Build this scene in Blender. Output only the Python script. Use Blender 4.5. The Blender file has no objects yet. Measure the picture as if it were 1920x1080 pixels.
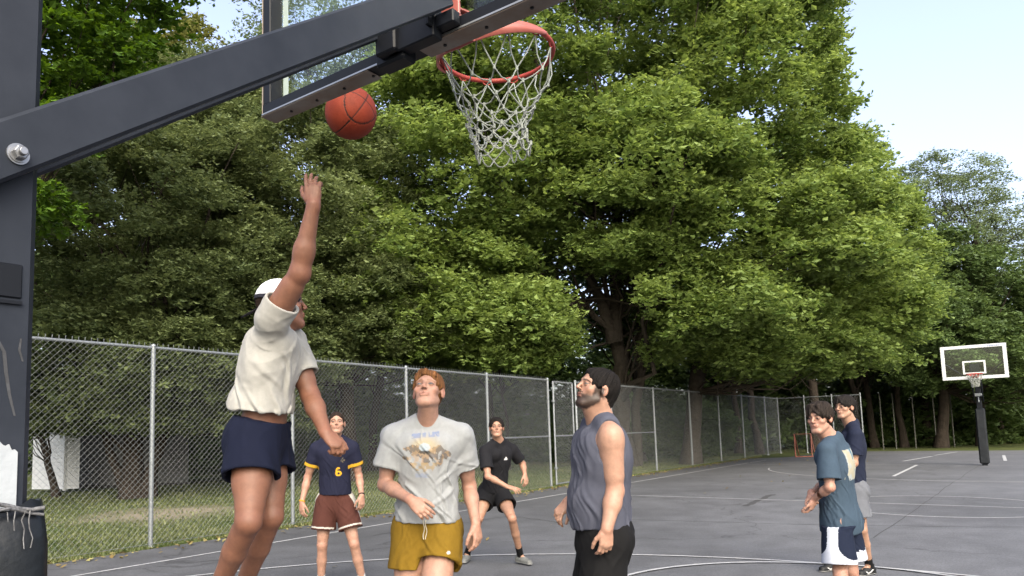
import bpy, math, random
import numpy as np
from mathutils import Vector, Matrix

# ------------------------------------------------------------------ camera
PITCH, ROLL, FPX, PCX, PCY = 0.1001237, -0.0266025, 1371.95, 863.016, 673.496
CAMH = 1.516
cF = np.array([0, math.cos(PITCH), math.sin(PITCH)])
_u = np.array([0, -math.sin(PITCH), math.cos(PITCH)])
_r = np.array([1.0, 0, 0])
cR = math.cos(ROLL) * _r + math.sin(ROLL) * _u
cU = -math.sin(ROLL) * _r + math.cos(ROLL) * _u
sc = bpy.context.scene
cam = bpy.data.cameras.new('camera')
cam_ob = bpy.data.objects.new('camera', cam)
sc.collection.objects.link(cam_ob)
M = Matrix(((cR[0], cU[0], -cF[0]), (cR[1], cU[1], -cF[1]), (cR[2], cU[2], -cF[2]))).to_4x4()
M.translation = Vector((0, 0, CAMH))
cam_ob.matrix_world = M
cam.sensor_width = 36
cam.lens = FPX / 1920 * 36
cam.shift_x = (960 - PCX) / 1920
cam.shift_y = (PCY - 540) / 1920
cam.clip_start = 0.05
cam.clip_end = 2000
sc.camera = cam_ob
sc.render.resolution_x, sc.render.resolution_y = 1024, 576

# ------------------------------------------------------------------ light
SUN_EL, SUN_AZ = math.radians(38), math.radians(172)      # azimuth clockwise from +Y (the view direction)
world = bpy.data.worlds.new('World')
sc.world = world
world.use_nodes = True
wn = world.node_tree
sky = wn.nodes.new('ShaderNodeTexSky')
sky.sky_type = 'NISHITA'
sky.sun_disc = False
sky.sun_elevation = SUN_EL
sky.sun_rotation = SUN_AZ
sky.air_density = 1.0
sky.dust_density = 6.0
sky.ozone_density = 0.8
wn.nodes['Background'].inputs[1].default_value = 0.15
hsv = wn.nodes.new('ShaderNodeHueSaturation')          # thin evening haze pales the blue
hsv.inputs['Saturation'].default_value = 0.84
hsv.inputs['Hue'].default_value = 0.515
wn.links.new(sky.outputs[0], hsv.inputs['Color'])
wn.links.new(hsv.outputs[0], wn.nodes['Background'].inputs[0])
sd = bpy.data.lights.new('sun', 'SUN')
sd.energy = 0.6
sd.angle = math.radians(70)
sd.color = (1.0, 0.98, 0.95)
sun = bpy.data.objects.new('sun', sd)
sc.collection.objects.link(sun)
sv = Vector((math.sin(SUN_AZ) * math.cos(SUN_EL), math.cos(SUN_AZ) * math.cos(SUN_EL), math.sin(SUN_EL)))
sun.rotation_euler = sv.to_track_quat('Z', 'Y').to_euler()
sc.view_settings.view_transform = 'Standard'
sc.view_settings.look = 'None'
sc.view_settings.exposure = 1.88
sc.view_settings.gamma = 1

# ------------------------------------------------------------------ places
TH = 0.6447866
AX = np.array([math.sin(TH), math.cos(TH), 0.0])      # along the court
BD = np.array([math.cos(TH), -math.sin(TH), 0.0])     # across the court
ZU = np.array([0, 0, 1.0])
def W(a, b, z=0.0):
    return AX * a + BD * b + ZU * z
def P(px, py, z):
    return np.array([0, 0, CAMH]) + z * (cF + cR * (px - PCX) / FPX - cU * (py - PCY) / FPX)
def G(px, z, h=0.0):
    u = (px - PCX) / FPX
    v = (cF[2] + cR[2] * u - (h - CAMH) / z) / cU[2]
    return P(px, PCY + v * FPX, z)
def proj(X):
    X = np.asarray(X, float) - [0, 0, CAMH]
    z = X @ cF
    return PCX + FPX * (X @ cR) / z, PCY - FPX * (X @ cU) / z, z

# ------------------------------------------------------------------ helpers
col = sc.collection
def tag(o, label=None, cat=None, group=None, kind=None):
    if label: o['label'] = label
    if cat: o['category'] = cat
    if group: o['group'] = group
    if kind: o['kind'] = kind
    return o
def empty(name, loc, label, cat, group=None):
    o = bpy.data.objects.new(name, None)
    o.empty_display_size = 0.1
    o.location = Vector(loc)
    col.objects.link(o)
    return tag(o, label, cat, group)
def link(name, me, m, parent=None):
    o = bpy.data.objects.new(name, me)
    col.objects.link(o)
    if m is not None:
        for k in (m if isinstance(m, (list, tuple)) else [m]):
            me.materials.append(k)
    if parent is not None:
        o.parent = parent
        o.matrix_parent_inverse = Matrix.Translation(-parent.matrix_basis.translation) if parent.parent is None else Matrix.Identity(4)
    return o
def npmesh(name, V, F, colr=None, smooth=True, midx=None):
    """V (n,3); F (m,k) with one k for all faces"""
    V = np.ascontiguousarray(V, np.float32)
    F = np.ascontiguousarray(F, np.int32)
    me = bpy.data.meshes.new(name)
    n, (m, k) = len(V), F.shape
    me.vertices.add(n)
    me.vertices.foreach_set('co', V.ravel())
    me.loops.add(m * k)
    me.loops.foreach_set('vertex_index', F.ravel())
    me.polygons.add(m)
    me.polygons.foreach_set('loop_start', np.arange(0, m * k, k, dtype=np.int32))
    me.polygons.foreach_set('use_smooth', np.full(m, smooth))
    if midx is not None:
        me.polygons.foreach_set('material_index', np.asarray(midx, np.int32))
    me.update(calc_edges=True)
    if colr is not None:
        at = me.color_attributes.new('Col', 'FLOAT_COLOR', 'POINT')
        c = np.ones((n, 4), np.float32)
        c[:, :3] = colr
        if not name.endswith(('crown', 'grass', 'leaves', 'wood', 'undergrowth')): c[:, :3] *= KA
        at.data.foreach_set('color', c.ravel())
    return me

class MB:
    """collects shapes, builds them as one mesh"""
    def __init__(s):
        s.v = []; s.f = []; s.sm = []
    def add(s, vs, fs, smooth=False):
        o = len(s.v)
        s.v += [tuple(map(float, p)) for p in vs]
        s.f += [[i + o for i in f] for f in fs]
        s.sm += [smooth] * len(fs)
    def box(s, c, dx, dy, dz, size, bev=0.0):
        """oriented box; dx,dy,dz unit axes; size full lengths; bevelled edges if bev"""
        c = np.array(c, float); A = [np.array(a, float) for a in (dx, dy, dz)]
        h = [x / 2 for x in size]
        if bev <= 0:
            vs = [c + A[0] * h[0] * i + A[1] * h[1] * j + A[2] * h[2] * k for i in (-1, 1) for j in (-1, 1) for k in (-1, 1)]
            s.add(vs, [(0, 1, 3, 2), (4, 6, 7, 5), (0, 4, 5, 1), (2, 3, 7, 6), (0, 2, 6, 4), (1, 5, 7, 3)])
            return
        bev = min(bev, min(h) * 0.9)
        vs = []; idx = {}
        for i in (-1, 1):
            for j in (-1, 1):
                for k in (-1, 1):
                    for ax in range(3):
                        q = [h[0] * i, h[1] * j, h[2] * k]
                        sg = (i, j, k)
                        for t in range(3):
                            if t != ax: q[t] -= sg[t] * bev
                        idx[(i, j, k, ax)] = len(vs)
                        vs.append(c + A[0] * q[0] + A[1] * q[1] + A[2] * q[2])
        fs = []
        for ax in range(3):
            o = [t for t in range(3) if t != ax]
            for sgn in (-1, 1):
                loop = []
                for (p, q) in ((-1, -1), (1, -1), (1, 1), (-1, 1)):
                    t = [0, 0, 0]; t[ax] = sgn; t[o[0]] = p; t[o[1]] = q
                    loop.append(idx[(*t, ax)])
                fs.append(loop)
        for ax in range(3):      # edges parallel to ax
            o = [t for t in range(3) if t != ax]
            for p in (-1, 1):
                for q in (-1, 1):
                    t1 = [0, 0, 0]; t1[o[0]] = p; t1[o[1]] = q; t2 = list(t1)
                    t1[ax] = -1; t2[ax] = 1
                    fs.append([idx[(*t1, o[0])], idx[(*t2, o[0])], idx[(*t2, o[1])], idx[(*t1, o[1])]])
        for i in (-1, 1):
            for j in (-1, 1):
                for k in (-1, 1):
                    fs.append([idx[(i, j, k, 0)], idx[(i, j, k, 1)], idx[(i, j, k, 2)]])
        s.add(vs, fs)
    def tube(s, pts, r, n=8, caps=True, smooth=True):
        pts = [np.array(p, float) for p in pts]
        m = len(pts)
        rs = r if hasattr(r, '__len__') else [r] * m
        T = []
        for i in range(m):
            t = pts[min(i + 1, m - 1)] - pts[max(i - 1, 0)]
            T.append(t / (np.linalg.norm(t) + 1e-9))
        a = np.array([0, 0, 1.0]) if abs(T[0][2]) < 0.9 else np.array([1.0, 0, 0])
        u = np.cross(T[0], a); u /= np.linalg.norm(u)
        vs = []
        for i in range(m):
            u = u - T[i] * (u @ T[i]); u /= np.linalg.norm(u) + 1e-9
            w = np.cross(T[i], u)
            for k in range(n):
                an = 2 * math.pi * k / n
                vs.append(pts[i] + rs[i] * (math.cos(an) * u + math.sin(an) * w))
        fs = []
        for i in range(m - 1):
            for k in range(n):
                fs.append((i * n + k, i * n + (k + 1) % n, (i + 1) * n + (k + 1) % n, (i + 1) * n + k))
        s.add(vs, fs, smooth)
        if caps:
            s.add(vs[:n], [list(range(n))[::-1]]); s.add(vs[-n:], [list(range(n))])
    def build(s, name, m, parent=None):
        me = bpy.data.meshes.new(name)
        me.from_pydata(s.v, [], s.f)
        me.polygons.foreach_set('use_smooth', s.sm)
        me.validate()
        import bmesh
        bm = bmesh.new(); bm.from_mesh(me)
        bmesh.ops.recalc_face_normals(bm, faces=bm.faces)
        bm.to_mesh(me); bm.free()
        return link(name, me, m, parent)

# value noise, vectorised
_rng = np.random.RandomState(7)
_perm = _rng.rand(4096).astype(np.float32)
def vnoise(p, seed=0):
    p = np.asarray(p, np.float64) + seed * 17.31
    i = np.floor(p).astype(np.int64); f = p - i
    f = f * f * (3 - 2 * f)
    out = 0
    for dx in (0, 1):
        for dy in (0, 1):
            for dz in (0, 1):
                h = ((i[..., 0] + dx) * 73856093 ^ (i[..., 1] + dy) * 19349663 ^ (i[..., 2] + dz) * 83492791) & 4095
                w = (f[..., 0] if dx else 1 - f[..., 0]) * (f[..., 1] if dy else 1 - f[..., 1]) * (f[..., 2] if dz else 1 - f[..., 2])
                out = out + _perm[h] * w
    return out - 0.5
def fbm(p, seed=0, o=3):
    s = 0; a = 1; p = np.asarray(p, float)
    for k in range(o):
        s = s + a * vnoise(p * 2 ** k, seed + k); a *= 0.5
    return s

# ------------------------------------------------------------------ materials
KA, KL = 0.57, 0.78      # overall reflectance of painted and natural surfaces in this soft evening light
def mat(name, c, rough=0.6, metal=0.0, noise=None, bump=None, spec=0.5, attr=False, coat=0.0):
    """noise=(scale, amount[, second colour]) mottles the colour; bump=(scale, strength, distance)"""
    m = bpy.data.materials.new(name)
    m.use_nodes = True
    nt = m.node_tree; N = nt.nodes; L = nt.links
    c = tuple(x * KA for x in c)
    if noise and len(noise) > 2: noise = (noise[0], noise[1], tuple(x * KA for x in noise[2]))
    b = N['Principled BSDF']
    b.inputs['Roughness'].default_value = rough
    b.inputs['Metallic'].default_value = metal
    b.inputs['Specular IOR Level'].default_value = spec
    b.inputs['Coat Weight'].default_value = coat
    b.inputs['Base Color'].default_value = (*c, 1)
    tc = N.new('ShaderNodeTexCoord')
    src = None
    if attr:
        a = N.new('ShaderNodeAttribute'); a.attribute_name = 'Col'
        src = a.outputs['Color']
        L.new(src, b.inputs['Base Color'])
    if noise:
        t = N.new('ShaderNodeTexNoise'); t.inputs['Scale'].default_value = noise[0]
        t.inputs['Detail'].default_value = 8; t.inputs['Roughness'].default_value = 0.65
        L.new(tc.outputs['Object'], t.inputs['Vector'])
        mp = N.new('ShaderNodeMapRange')
        mp.inputs['From Min'].default_value = 0.3; mp.inputs['From Max'].default_value = 0.7
        L.new(t.outputs['Fac'], mp.inputs['Value'])
        mx = N.new('ShaderNodeMix'); mx.data_type = 'RGBA'
        L.new(mp.outputs[0], mx.inputs['Factor'])
        if src is not None:
            mx.blend_type = 'MULTIPLY'
            L.new(src, mx.inputs[6])
            v = 1 - noise[1]
            mx.inputs[7].default_value = (v, v, v, 1)
        else:
            c2 = noise[2] if len(noise) > 2 else tuple(x * (1 - noise[1]) for x in c)
            mx.inputs[6].default_value = (*c, 1); mx.inputs[7].default_value = (*c2, 1)
        L.new(mx.outputs[2], b.inputs['Base Color'])
    if bump:
        t = N.new('ShaderNodeTexNoise'); t.inputs['Scale'].default_value = bump[0]
        t.inputs['Detail'].default_value = 6
        L.new(tc.outputs['Object'], t.inputs['Vector'])
        bp = N.new('ShaderNodeBump'); bp.inputs['Strength'].default_value = bump[1]
        bp.inputs['Distance'].default_value = bump[2]
        L.new(t.outputs['Fac'], bp.inputs['Height'])
        L.new(bp.outputs[0], b.inputs['Normal'])
    return m

def leaf_mat(name, dark, light, trans=0.35):
    m = bpy.data.materials.new(name); m.use_nodes = True
    nt = m.node_tree; N = nt.nodes; L = nt.links
    N.remove(N['Principled BSDF'])
    out = N['Material Output']
    a = N.new('ShaderNodeAttribute'); a.attribute_name = 'Col'
    sep = N.new('ShaderNodeSeparateColor'); L.new(a.outputs['Color'], sep.inputs[0])
    mx = N.new('ShaderNodeMix'); mx.data_type = 'RGBA'
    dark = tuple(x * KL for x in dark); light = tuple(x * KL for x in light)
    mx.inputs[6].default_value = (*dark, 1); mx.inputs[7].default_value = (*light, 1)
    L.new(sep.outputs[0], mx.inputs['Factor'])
    d = N.new('ShaderNodeBsdfPrincipled'); d.inputs['Roughness'].default_value = 0.55
    d.inputs['Specular IOR Level'].default_value = 0.3
    L.new(mx.outputs[2], d.inputs['Base Color'])
    t = N.new('ShaderNodeBsdfTranslucent')
    hs = N.new('ShaderNodeHueSaturation'); hs.inputs['Hue'].default_value = 0.485; hs.inputs['Saturation'].default_value = 1.1; hs.inputs['Value'].default_value = 1.25
    L.new(mx.outputs[2], hs.inputs['Color']); L.new(hs.outputs[0], t.inputs[0])
    ms = N.new('ShaderNodeMixShader'); ms.inputs[0].default_value = trans
    L.new(d.outputs[0], ms.inputs[1]); L.new(t.outputs[0], ms.inputs[2]); L.new(ms.outputs[0], out.inputs[0])
    return m
# ------------------------------------------------------------------ ground
def ground_mats():
    # lawn
    m = mat('lawn', (0.07, 0.1, 0.028), 0.9, noise=(0.9, 0.5, (0.12, 0.13, 0.05)), bump=(30, 0.6, 0.03), spec=0.1)
    nt = m.node_tree; N = nt.nodes; L = nt.links
    b = N['Principled BSDF']
    # worn bare soil patches
    tc = N.new('ShaderNodeTexCoord')
    vs = N.new('ShaderNodeVectorMath'); vs.operation = 'DISTANCE'
    q = W(8.6, -14.4)
    vs.inputs[1].default_value = (q[0], q[1], 0)
    t = N.new('ShaderNodeTexNoise'); t.inputs['Scale'].default_value = 0.8; t.inputs['Detail'].default_value = 5
    L.new(tc.outputs['Object'], t.inputs['Vector'])
    L.new(tc.outputs['Object'], vs.inputs[0])
    ad = N.new('ShaderNodeMath'); ad.operation = 'MULTIPLY_ADD'
    ad.inputs[1].default_value = 3.0
    L.new(t.outputs['Fac'], ad.inputs[0]); L.new(vs.outputs['Value'], ad.inputs[2])
    mr = N.new('ShaderNodeMapRange'); mr.inputs['From Min'].default_value = 3.6; mr.inputs['From Max'].default_value = 2.2
    L.new(ad.outputs[0], mr.inputs['Value'])
    old = b.inputs['Base Color'].links[0].from_socket
    mx = N.new('ShaderNodeMix'); mx.data_type = 'RGBA'
    L.new(mr.outputs[0], mx.inputs['Factor']); L.new(old, mx.inputs[6]); mx.inputs[7].default_value = (0.17, 0.15, 0.11, 1)
    L.new(mx.outputs[2], b.inputs['Base Color'])
    # asphalt
    a = bpy.data.materials.new('asphalt'); a.use_nodes = True
    nt = a.node_tree; N = nt.nodes; L = nt.links; b = N['Principled BSDF']
    b.inputs['Roughness'].default_value = 0.72
    tc = N.new('ShaderNodeTexCoord')
    t1 = N.new('ShaderNodeTexNoise'); t1.inputs['Scale'].default_value = 0.28; t1.inputs['Detail'].default_value = 7; t1.inputs['Roughness'].default_value = 0.6
    t2 = N.new('ShaderNodeTexNoise'); t2.inputs['Scale'].default_value = 70; t2.inputs['Detail'].default_value = 3
    t3 = N.new('ShaderNodeTexNoise'); t3.inputs['Scale'].default_value = 2.2; t3.inputs['Detail'].default_value = 6
    for t in (t1, t2, t3): L.new(tc.outputs['Object'], t.inputs['Vector'])
    r1 = N.new('ShaderNodeValToRGB')
    r1.color_ramp.elements[0].position = 0.33; r1.color_ramp.elements[0].color = (0.052, 0.054, 0.060, 1)
    r1.color_ramp.elements[1].position = 0.68; r1.color_ramp.elements[1].color = (0.083, 0.086, 0.095, 1)
    L.new(t1.outputs['Fac'], r1.inputs[0])
    m1 = N.new('ShaderNodeMix'); m1.data_type = 'RGBA'; m1.blend_type = 'OVERLAY'; m1.inputs['Factor'].default_value = 0.8
    L.new(r1.outputs[0], m1.inputs[6]); L.new(t2.outputs['Fac'], m1.inputs[7])
    m2 = N.new('ShaderNodeMix'); m2.data_type = 'RGBA'; m2.blend_type = 'OVERLAY'; m2.inputs['Factor'].default_value = 0.42
    L.new(m1.outputs[2], m2.inputs[6]); L.new(t3.outputs['Fac'], m2.inputs[7])
    # darker towards the fence
    dp = N.new('ShaderNodeVectorMath'); dp.operation = 'DOT_PRODUCT'
    dp.inputs[1].default_value = (BD[0], BD[1], 0)
    L.new(tc.outputs['Object'], dp.inputs[0])
    ad = N.new('ShaderNodeMath'); ad.operation = 'MULTIPLY_ADD'; ad.inputs[1].default_value = 6.0
    L.new(t1.outputs['Fac'], ad.inputs[0]); L.new(dp.outputs['Value'], ad.inputs[2])
    mr = N.new('ShaderNodeMapRange'); mr.inputs['From Min'].default_value = -5.5; mr.inputs['From Max'].default_value = 0.5
    mr.inputs['To Min'].default_value = 0.68
    L.new(ad.outputs[0], mr.inputs['Value'])
    m3 = N.new('ShaderNodeVectorMath'); m3.operation = 'SCALE'
    L.new(m2.outputs[2], m3.inputs[0]); L.new(mr.outputs[0], m3.inputs['Scale'])
    # fine cracks
    vo = N.new('ShaderNodeTexVoronoi'); vo.feature = 'DISTANCE_TO_EDGE'; vo.inputs['Scale'].default_value = 0.16
    t4 = N.new('ShaderNodeTexNoise'); t4.inputs['Scale'].default_value = 1.5; t4.inputs['Detail'].default_value = 6
    L.new(tc.outputs['Object'], t4.inputs['Vector'])
    mv = N.new('ShaderNodeVectorMath'); mv.operation = 'MULTIPLY_ADD'; mv.inputs[1].default_value = (1.2, 1.2, 0)
    L.new(t4.outputs['Color'], mv.inputs[0]); L.new(tc.outputs['Object'], mv.inputs[2]); L.new(mv.outputs[0], vo.inputs['Vector'])
    mc = N.new('ShaderNodeMapRange'); mc.inputs['From Min'].default_value = 0.0; mc.inputs['From Max'].default_value = 0.0045
    mc.inputs['To Min'].default_value = 0.5; mc.inputs['To Max'].default_value = 1.0
    L.new(vo.outputs['Distance'], mc.inputs['Value'])
    m4 = N.new('ShaderNodeVectorMath'); m4.operation = 'SCALE'
    L.new(m3.outputs[0], m4.inputs[0]); L.new(mc.outputs[0], m4.inputs['Scale'])
    L.new(m4.outputs[0], b.inputs['Base Color'])
    bp = N.new('ShaderNodeBump'); bp.inputs['Strength'].default_value = 0.5; bp.inputs['Distance'].default_value = 0.004
    L.new(t2.outputs['Fac'], bp.inputs['Height']); L.new(bp.outputs[0], b.inputs['Normal'])
    return m, a
M_LAWN, M_ASPH = ground_mats()
def line_mat():
    m = mat('court_paint', (0.6, 0.61, 0.62), 0.7, noise=(14, 0.4, (0.36, 0.37, 0.39)))
    return m
M_LINE = line_mat()

def sheet(name, pts, z, m, kind='structure', label=None):
    me = bpy.data.meshes.new(name)
    me.from_pydata([(float(p[0]), float(p[1]), z) for p in pts], [], [list(range(len(pts)))])
    o = link(name, me, m)
    tag(o, label, None, None, kind)
    return o
sheet('ground', [(-260, -120), (260, -120), (260, 420), (-260, 420)], 0.0, M_LAWN)
FB = -9.96                     # the fence line across the court
edge = [W(-14, -9.9), W(4, -9.86), W(9, -9.8), W(15, -9.9), W(20, -9.78), W(27, -9.84), W(34.5, -9.7), W(36, -8.5), W(39.5, -8.0), W(43.0, -6.5), W(43.6, 12), W(43.0, 40), W(-14, 40)]
sheet('court_asphalt', edge[::-1], 0.006, M_ASPH)

def stripe(pts, w=0.05, z=0.011, closed=False):
    """flat ribbon along points with slightly worn edges"""
    pts = [np.array(p[:2]) for p in pts]
    out = []
    for i in range(len(pts) - (0 if closed else 1)):
        a, b = pts[i], pts[(i + 1) % len(pts)]
        n = max(1, int(np.linalg.norm(b - a) / 0.25))
        for k in range(n): out.append(a + (b - a) * k / n)
    if not closed: out.append(pts[-1])
    vs = []; m = len(out)
    for i, p in enumerate(out):
        q = out[(i + 1) % m] if (closed or i < m - 1) else p
        r = out[i - 1] if (closed or i > 0) else p
        t = q - r; t = t / np.linalg.norm(t); nn = np.array([-t[1], t[0]])
        j = 1 + random.uniform(-0.06, 0.06)
        vs.append((*(p + nn * w / 2 * j), z)); vs.append((*(p - nn * w / 2 * j), z))
    fs = []
    for i in range(m if closed else m - 1):
        k = (i + 1) % m
        fs.append((2 * i, 2 * i + 1, 2 * k + 1, 2 * k))
    return vs, fs
random.seed(3)
mb = MB()
def put(*a, **k): mb.add(*stripe(*a, **k))
def arc(a, b, r, t0, t1, n=64):
    return [W(a + r * math.cos(math.radians(t0 + (t1 - t0) * i / n)), b + r * math.sin(math.radians(t0 + (t1 - t0) * i / n))) for i in range(n + 1)]
put([W(0.6, -8.70), W(30.5, -8.66)])
put([W(30.8, -8.66), W(33.0, -8.62)], w=0.04)
put([W(0.6, -8.70), W(0.6, 5.9)]); put([W(0.6, 5.9), W(30.2, 5.9)])
put([W(15.66, -8.67), W(15.66, 5.87)])
put(arc(15.63, -1.2, 1.85, 0, 360)[:-1], closed=True)
put(arc(2.22, -1.4, 6.57, -90, 90), z=0.015)
put([W(0.62, -7.97), W(2.22, -7.97)]); put([W(0.62, 5.17), W(2.22, 5.17)])
put(arc(6.85, -1.4, 1.92, -90, 90), z=0.02)
put([W(6.85, -3.3), W(6.85, 0.5)]); put([W(0.62, -3.3), W(6.83, -3.3)]); put([W(0.62, 0.5), W(6.83, 0.5)])
# far end
put([W(22.05, -2.8), W(22.05, 1.0)]); put([W(23.4, -2.8), W(29.5, -2.8)], w=0.09)
put(arc(27.8, -0.9, 6.1, 110, 262), z=0.015)
put([W(29.5, -8.6), W(29.5, 5.9)], w=0.035, z=0.012)
put([W(32.2, -3.5), W(36.6, -2.9)], w=0.11); put([W(32.6, -0.4), W(37.6, -0.5)], w=0.11)
put([W(37.5, -2.9), W(41.5, -2.3)], w=0.11); put([W(36.8, 2.0), W(41, 2.2)], w=0.11)
lines = mb.build('court_lines', M_LINE); tag(lines, kind='structure')

# cracks: real thin dark seams
M_CRACK = mat('crack_tar', (0.055, 0.056, 0.06), 0.8, noise=(20, 0.3))
def wobble(p, q, n, amp, seed):
    rr = random.Random(seed); out = []
    p = np.array(p[:2]); q = np.array(q[:2]); d = (q - p) / np.linalg.norm(q - p); nn = np.array([-d[1], d[0]]); o = 0
    for i in range(n + 1):
        o = o * 0.8 + rr.uniform(-amp, amp)
        out.append(p + (q - p) * i / n + nn * o)
    return out
def g0(px, py):
    d = cF + cR * (px - PCX) / FPX - cU * (py - PCY) / FPX
    return np.array([0, 0, CAMH]) + d * (-CAMH / d[2])
mb = MB()
for i, (p, q, w) in enumerate([((1640, 1010), (1838, 872), 0.013), ((1180, 975), (1540, 985), 0.022), ((1540, 985), (1920, 990), 0.018), ((1395, 950), (1450, 928), 0.12),
                               ((960, 968), (1075, 985), 0.03), ((700, 1005), (960, 968), 0.02), ((1200, 892), (1500, 905), 0.02)]):
    mb.add(*stripe(wobble(g0(*p), g0(*q), 40, 0.02, i), w=w, z=0.0095))
tag(mb.build('asphalt_cracks', M_CRACK), kind='structure')

# grass blades near the fence and fallen leaves
def blades():
    rs = np.random.RandomState(5)
    n = 90000
    a = 3 + 34 * rs.rand(n) ** 1.2
    b = FB + 0.05 - 13 * rs.rand(n) ** 2.0
    near = rs.rand(n) < 0.2
    b = np.where(near, -9.84 - 0.35 * rs.rand(n), b)
    base = a[:, None] * AX + b[:, None] * BD
    d = fbm(np.c_[base[:, :2] * 0.7, np.zeros(n)], 2)
    px = W(8.6, -14.4)
    keep = (np.linalg.norm(base - px, axis=1) > 1.6) | (rs.rand(n) < 0.25)
    base = base[keep]; d = d[keep]; n = len(base)
    h = (0.03 + 0.04 * rs.rand(n)) * (1 + 0.6 * d)
    an = rs.rand(n) * 6.283
    w = 0.012 + 0.014 * rs.rand(n)
    t = np.c_[np.cos(an), np.sin(an), np.zeros(n)]
    ln = np.c_[rs.randn(n) * 0.35, rs.randn(n) * 0.35, np.ones(n)] * h[:, None]
    V = np.stack([base - t * w[:, None], base + t * w[:, None], base + ln], 1).reshape(-1, 3)
    F = np.arange(3 * n).reshape(-1, 3)
    c = np.repeat(np.clip(0.5 + d + 0.25 * rs.randn(n), 0, 1), 3)
    return npmesh('grass', V, F, np.c_[c, c, c], False)
M_GRASS = leaf_mat('grass_blade', (0.055, 0.085, 0.022), (0.16, 0.175, 0.07), 0.3)
tag(link('grass', blades(), M_GRASS), 'short green and straw grass behind the fence', 'grass', kind='stuff')
def litter():
    rs = np.random.RandomState(9)
    n = 1500
    a = 4 + 32 * rs.rand(n); b = -9.75 + 0.22 * rs.randn(n)
    far = rs.rand(n) < 0.04
    b = np.where(far, b + rs.rand(n) * 5, b)
    base = a[:, None] * AX + b[:, None] * BD; base[:, 2] = 0.02 + 0.02 * rs.rand(n)
    an = rs.rand(n) * 6.283; s = 0.02 + 0.03 * rs.rand(n)
    t = np.c_[np.cos(an), np.sin(an), 0.3 * rs.randn(n)]; u = np.c_[-np.sin(an), np.cos(an), 0.3 * rs.randn(n)]
    V = np.stack([base - t * s[:, None], base - u * s[:, None] * .6, base + t * s[:, None], base + u * s[:, None] * .6], 1).reshape(-1, 3)
    c = np.repeat(rs.rand(n), 4)
    return npmesh('fallen_leaves', V, np.arange(4 * n).reshape(-1, 4), np.c_[c, c, c], False)
tag(link('fallen_leaves', litter(), leaf_mat('dry_leaf', (0.16, 0.11, 0.04), (0.27, 0.25, 0.10), 0.2)), 'scattered dry leaves on the asphalt along the fence foot', 'fallen leaves', kind='stuff')
# ------------------------------------------------------------------ chain link fence
M_GALV = mat('galvanised_steel', (0.36, 0.39, 0.41), 0.5, 0.6, noise=(12, 0.25))
M_OLDPOST = mat('dull_old_steel', (0.13, 0.13, 0.115), 0.8, noise=(6, 0.4))
M_WIRE = mat('fence_wire', (0.25, 0.27, 0.28), 0.55, 0.4)
FH = 2.89
def fence_a(px, b=FB):
    lo, hi = 2.0, 80.0
    for _ in range(50):
        m = (lo + hi) / 2
        if proj(W(m, b))[0] < px: lo = m
        else: hi = m
    return lo
def mesh_panel(p, q, h0, h1, pitch=0.085, r=0.0020, seed=0):
    """woven diamond wire between ground points p and q"""
    p = np.array(p, float); q = np.array(q, float)
    L = np.linalg.norm((q - p)[:2]); d = (q - p) / L; nrm = np.array([-d[1], d[0], 0])
    H = h1 - h0
    step = pitch * 1.0
    V = []; F = []
    for sgn in (1, -1):
        k0 = -int(H / step) - 1
        for k in range(k0, int(L / step) + 2):
            # line x = k*step + t (0..H), z = t (sgn 1) or H-t (sgn -1)
            x0 = k * step
            t0 = max(0, -x0); t1 = min(H, L - x0)
            if t1 - t0 < 0.03: continue
            off = 0.002 * sgn
            A = p + d * (x0 + t0) + ZU * (h0 + (t0 if sgn > 0 else H - t0)) + nrm * off
            B = p + d * (x0 + t1) + ZU * (h0 + (t1 if sgn > 0 else H - t1)) + nrm * off
            ax = (B - A) / np.linalg.norm(B - A); u = np.cross(ax, nrm); o = len(V)
            for c in (A, B):
                for an in (0.52, 2.62, 4.71):
                    V.append(c + r * (math.cos(an) * u + math.sin(an) * nrm))
            F += [(o, o + 1, o + 4, o + 3), (o + 1, o + 2, o + 5, o + 4), (o + 2, o, o + 3, o + 5)]
    # barbed twisted ends over the top rail
    for k in range(int(L / step)):
        c = p + d * (k * step + step / 2) + ZU * (h1)
        o = len(V)
        V += [c - d * 0.004, c + d * 0.004, c + d * 0.007 + ZU * 0.045, c - d * 0.001 + ZU * 0.045]
        F += [(o, o + 1, o + 2, o + 3)]
    return npmesh('wire_mesh', np.array(V), np.array(F), None, False)
def post(mbx, g, h, r=0.03):
    g = np.array(g, float)
    mbx.tube([g, g + ZU * h], r, 12)
    mbx.tube([g + ZU * h, g + ZU * (h + 0.02), g + ZU * (h + 0.04)], [r * 1.15, r * 1.1, r * 0.3], 12)
    mbx.tube([g, g + ZU * 0.03], [r * 2.2, r * 1.8], 12)
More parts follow.
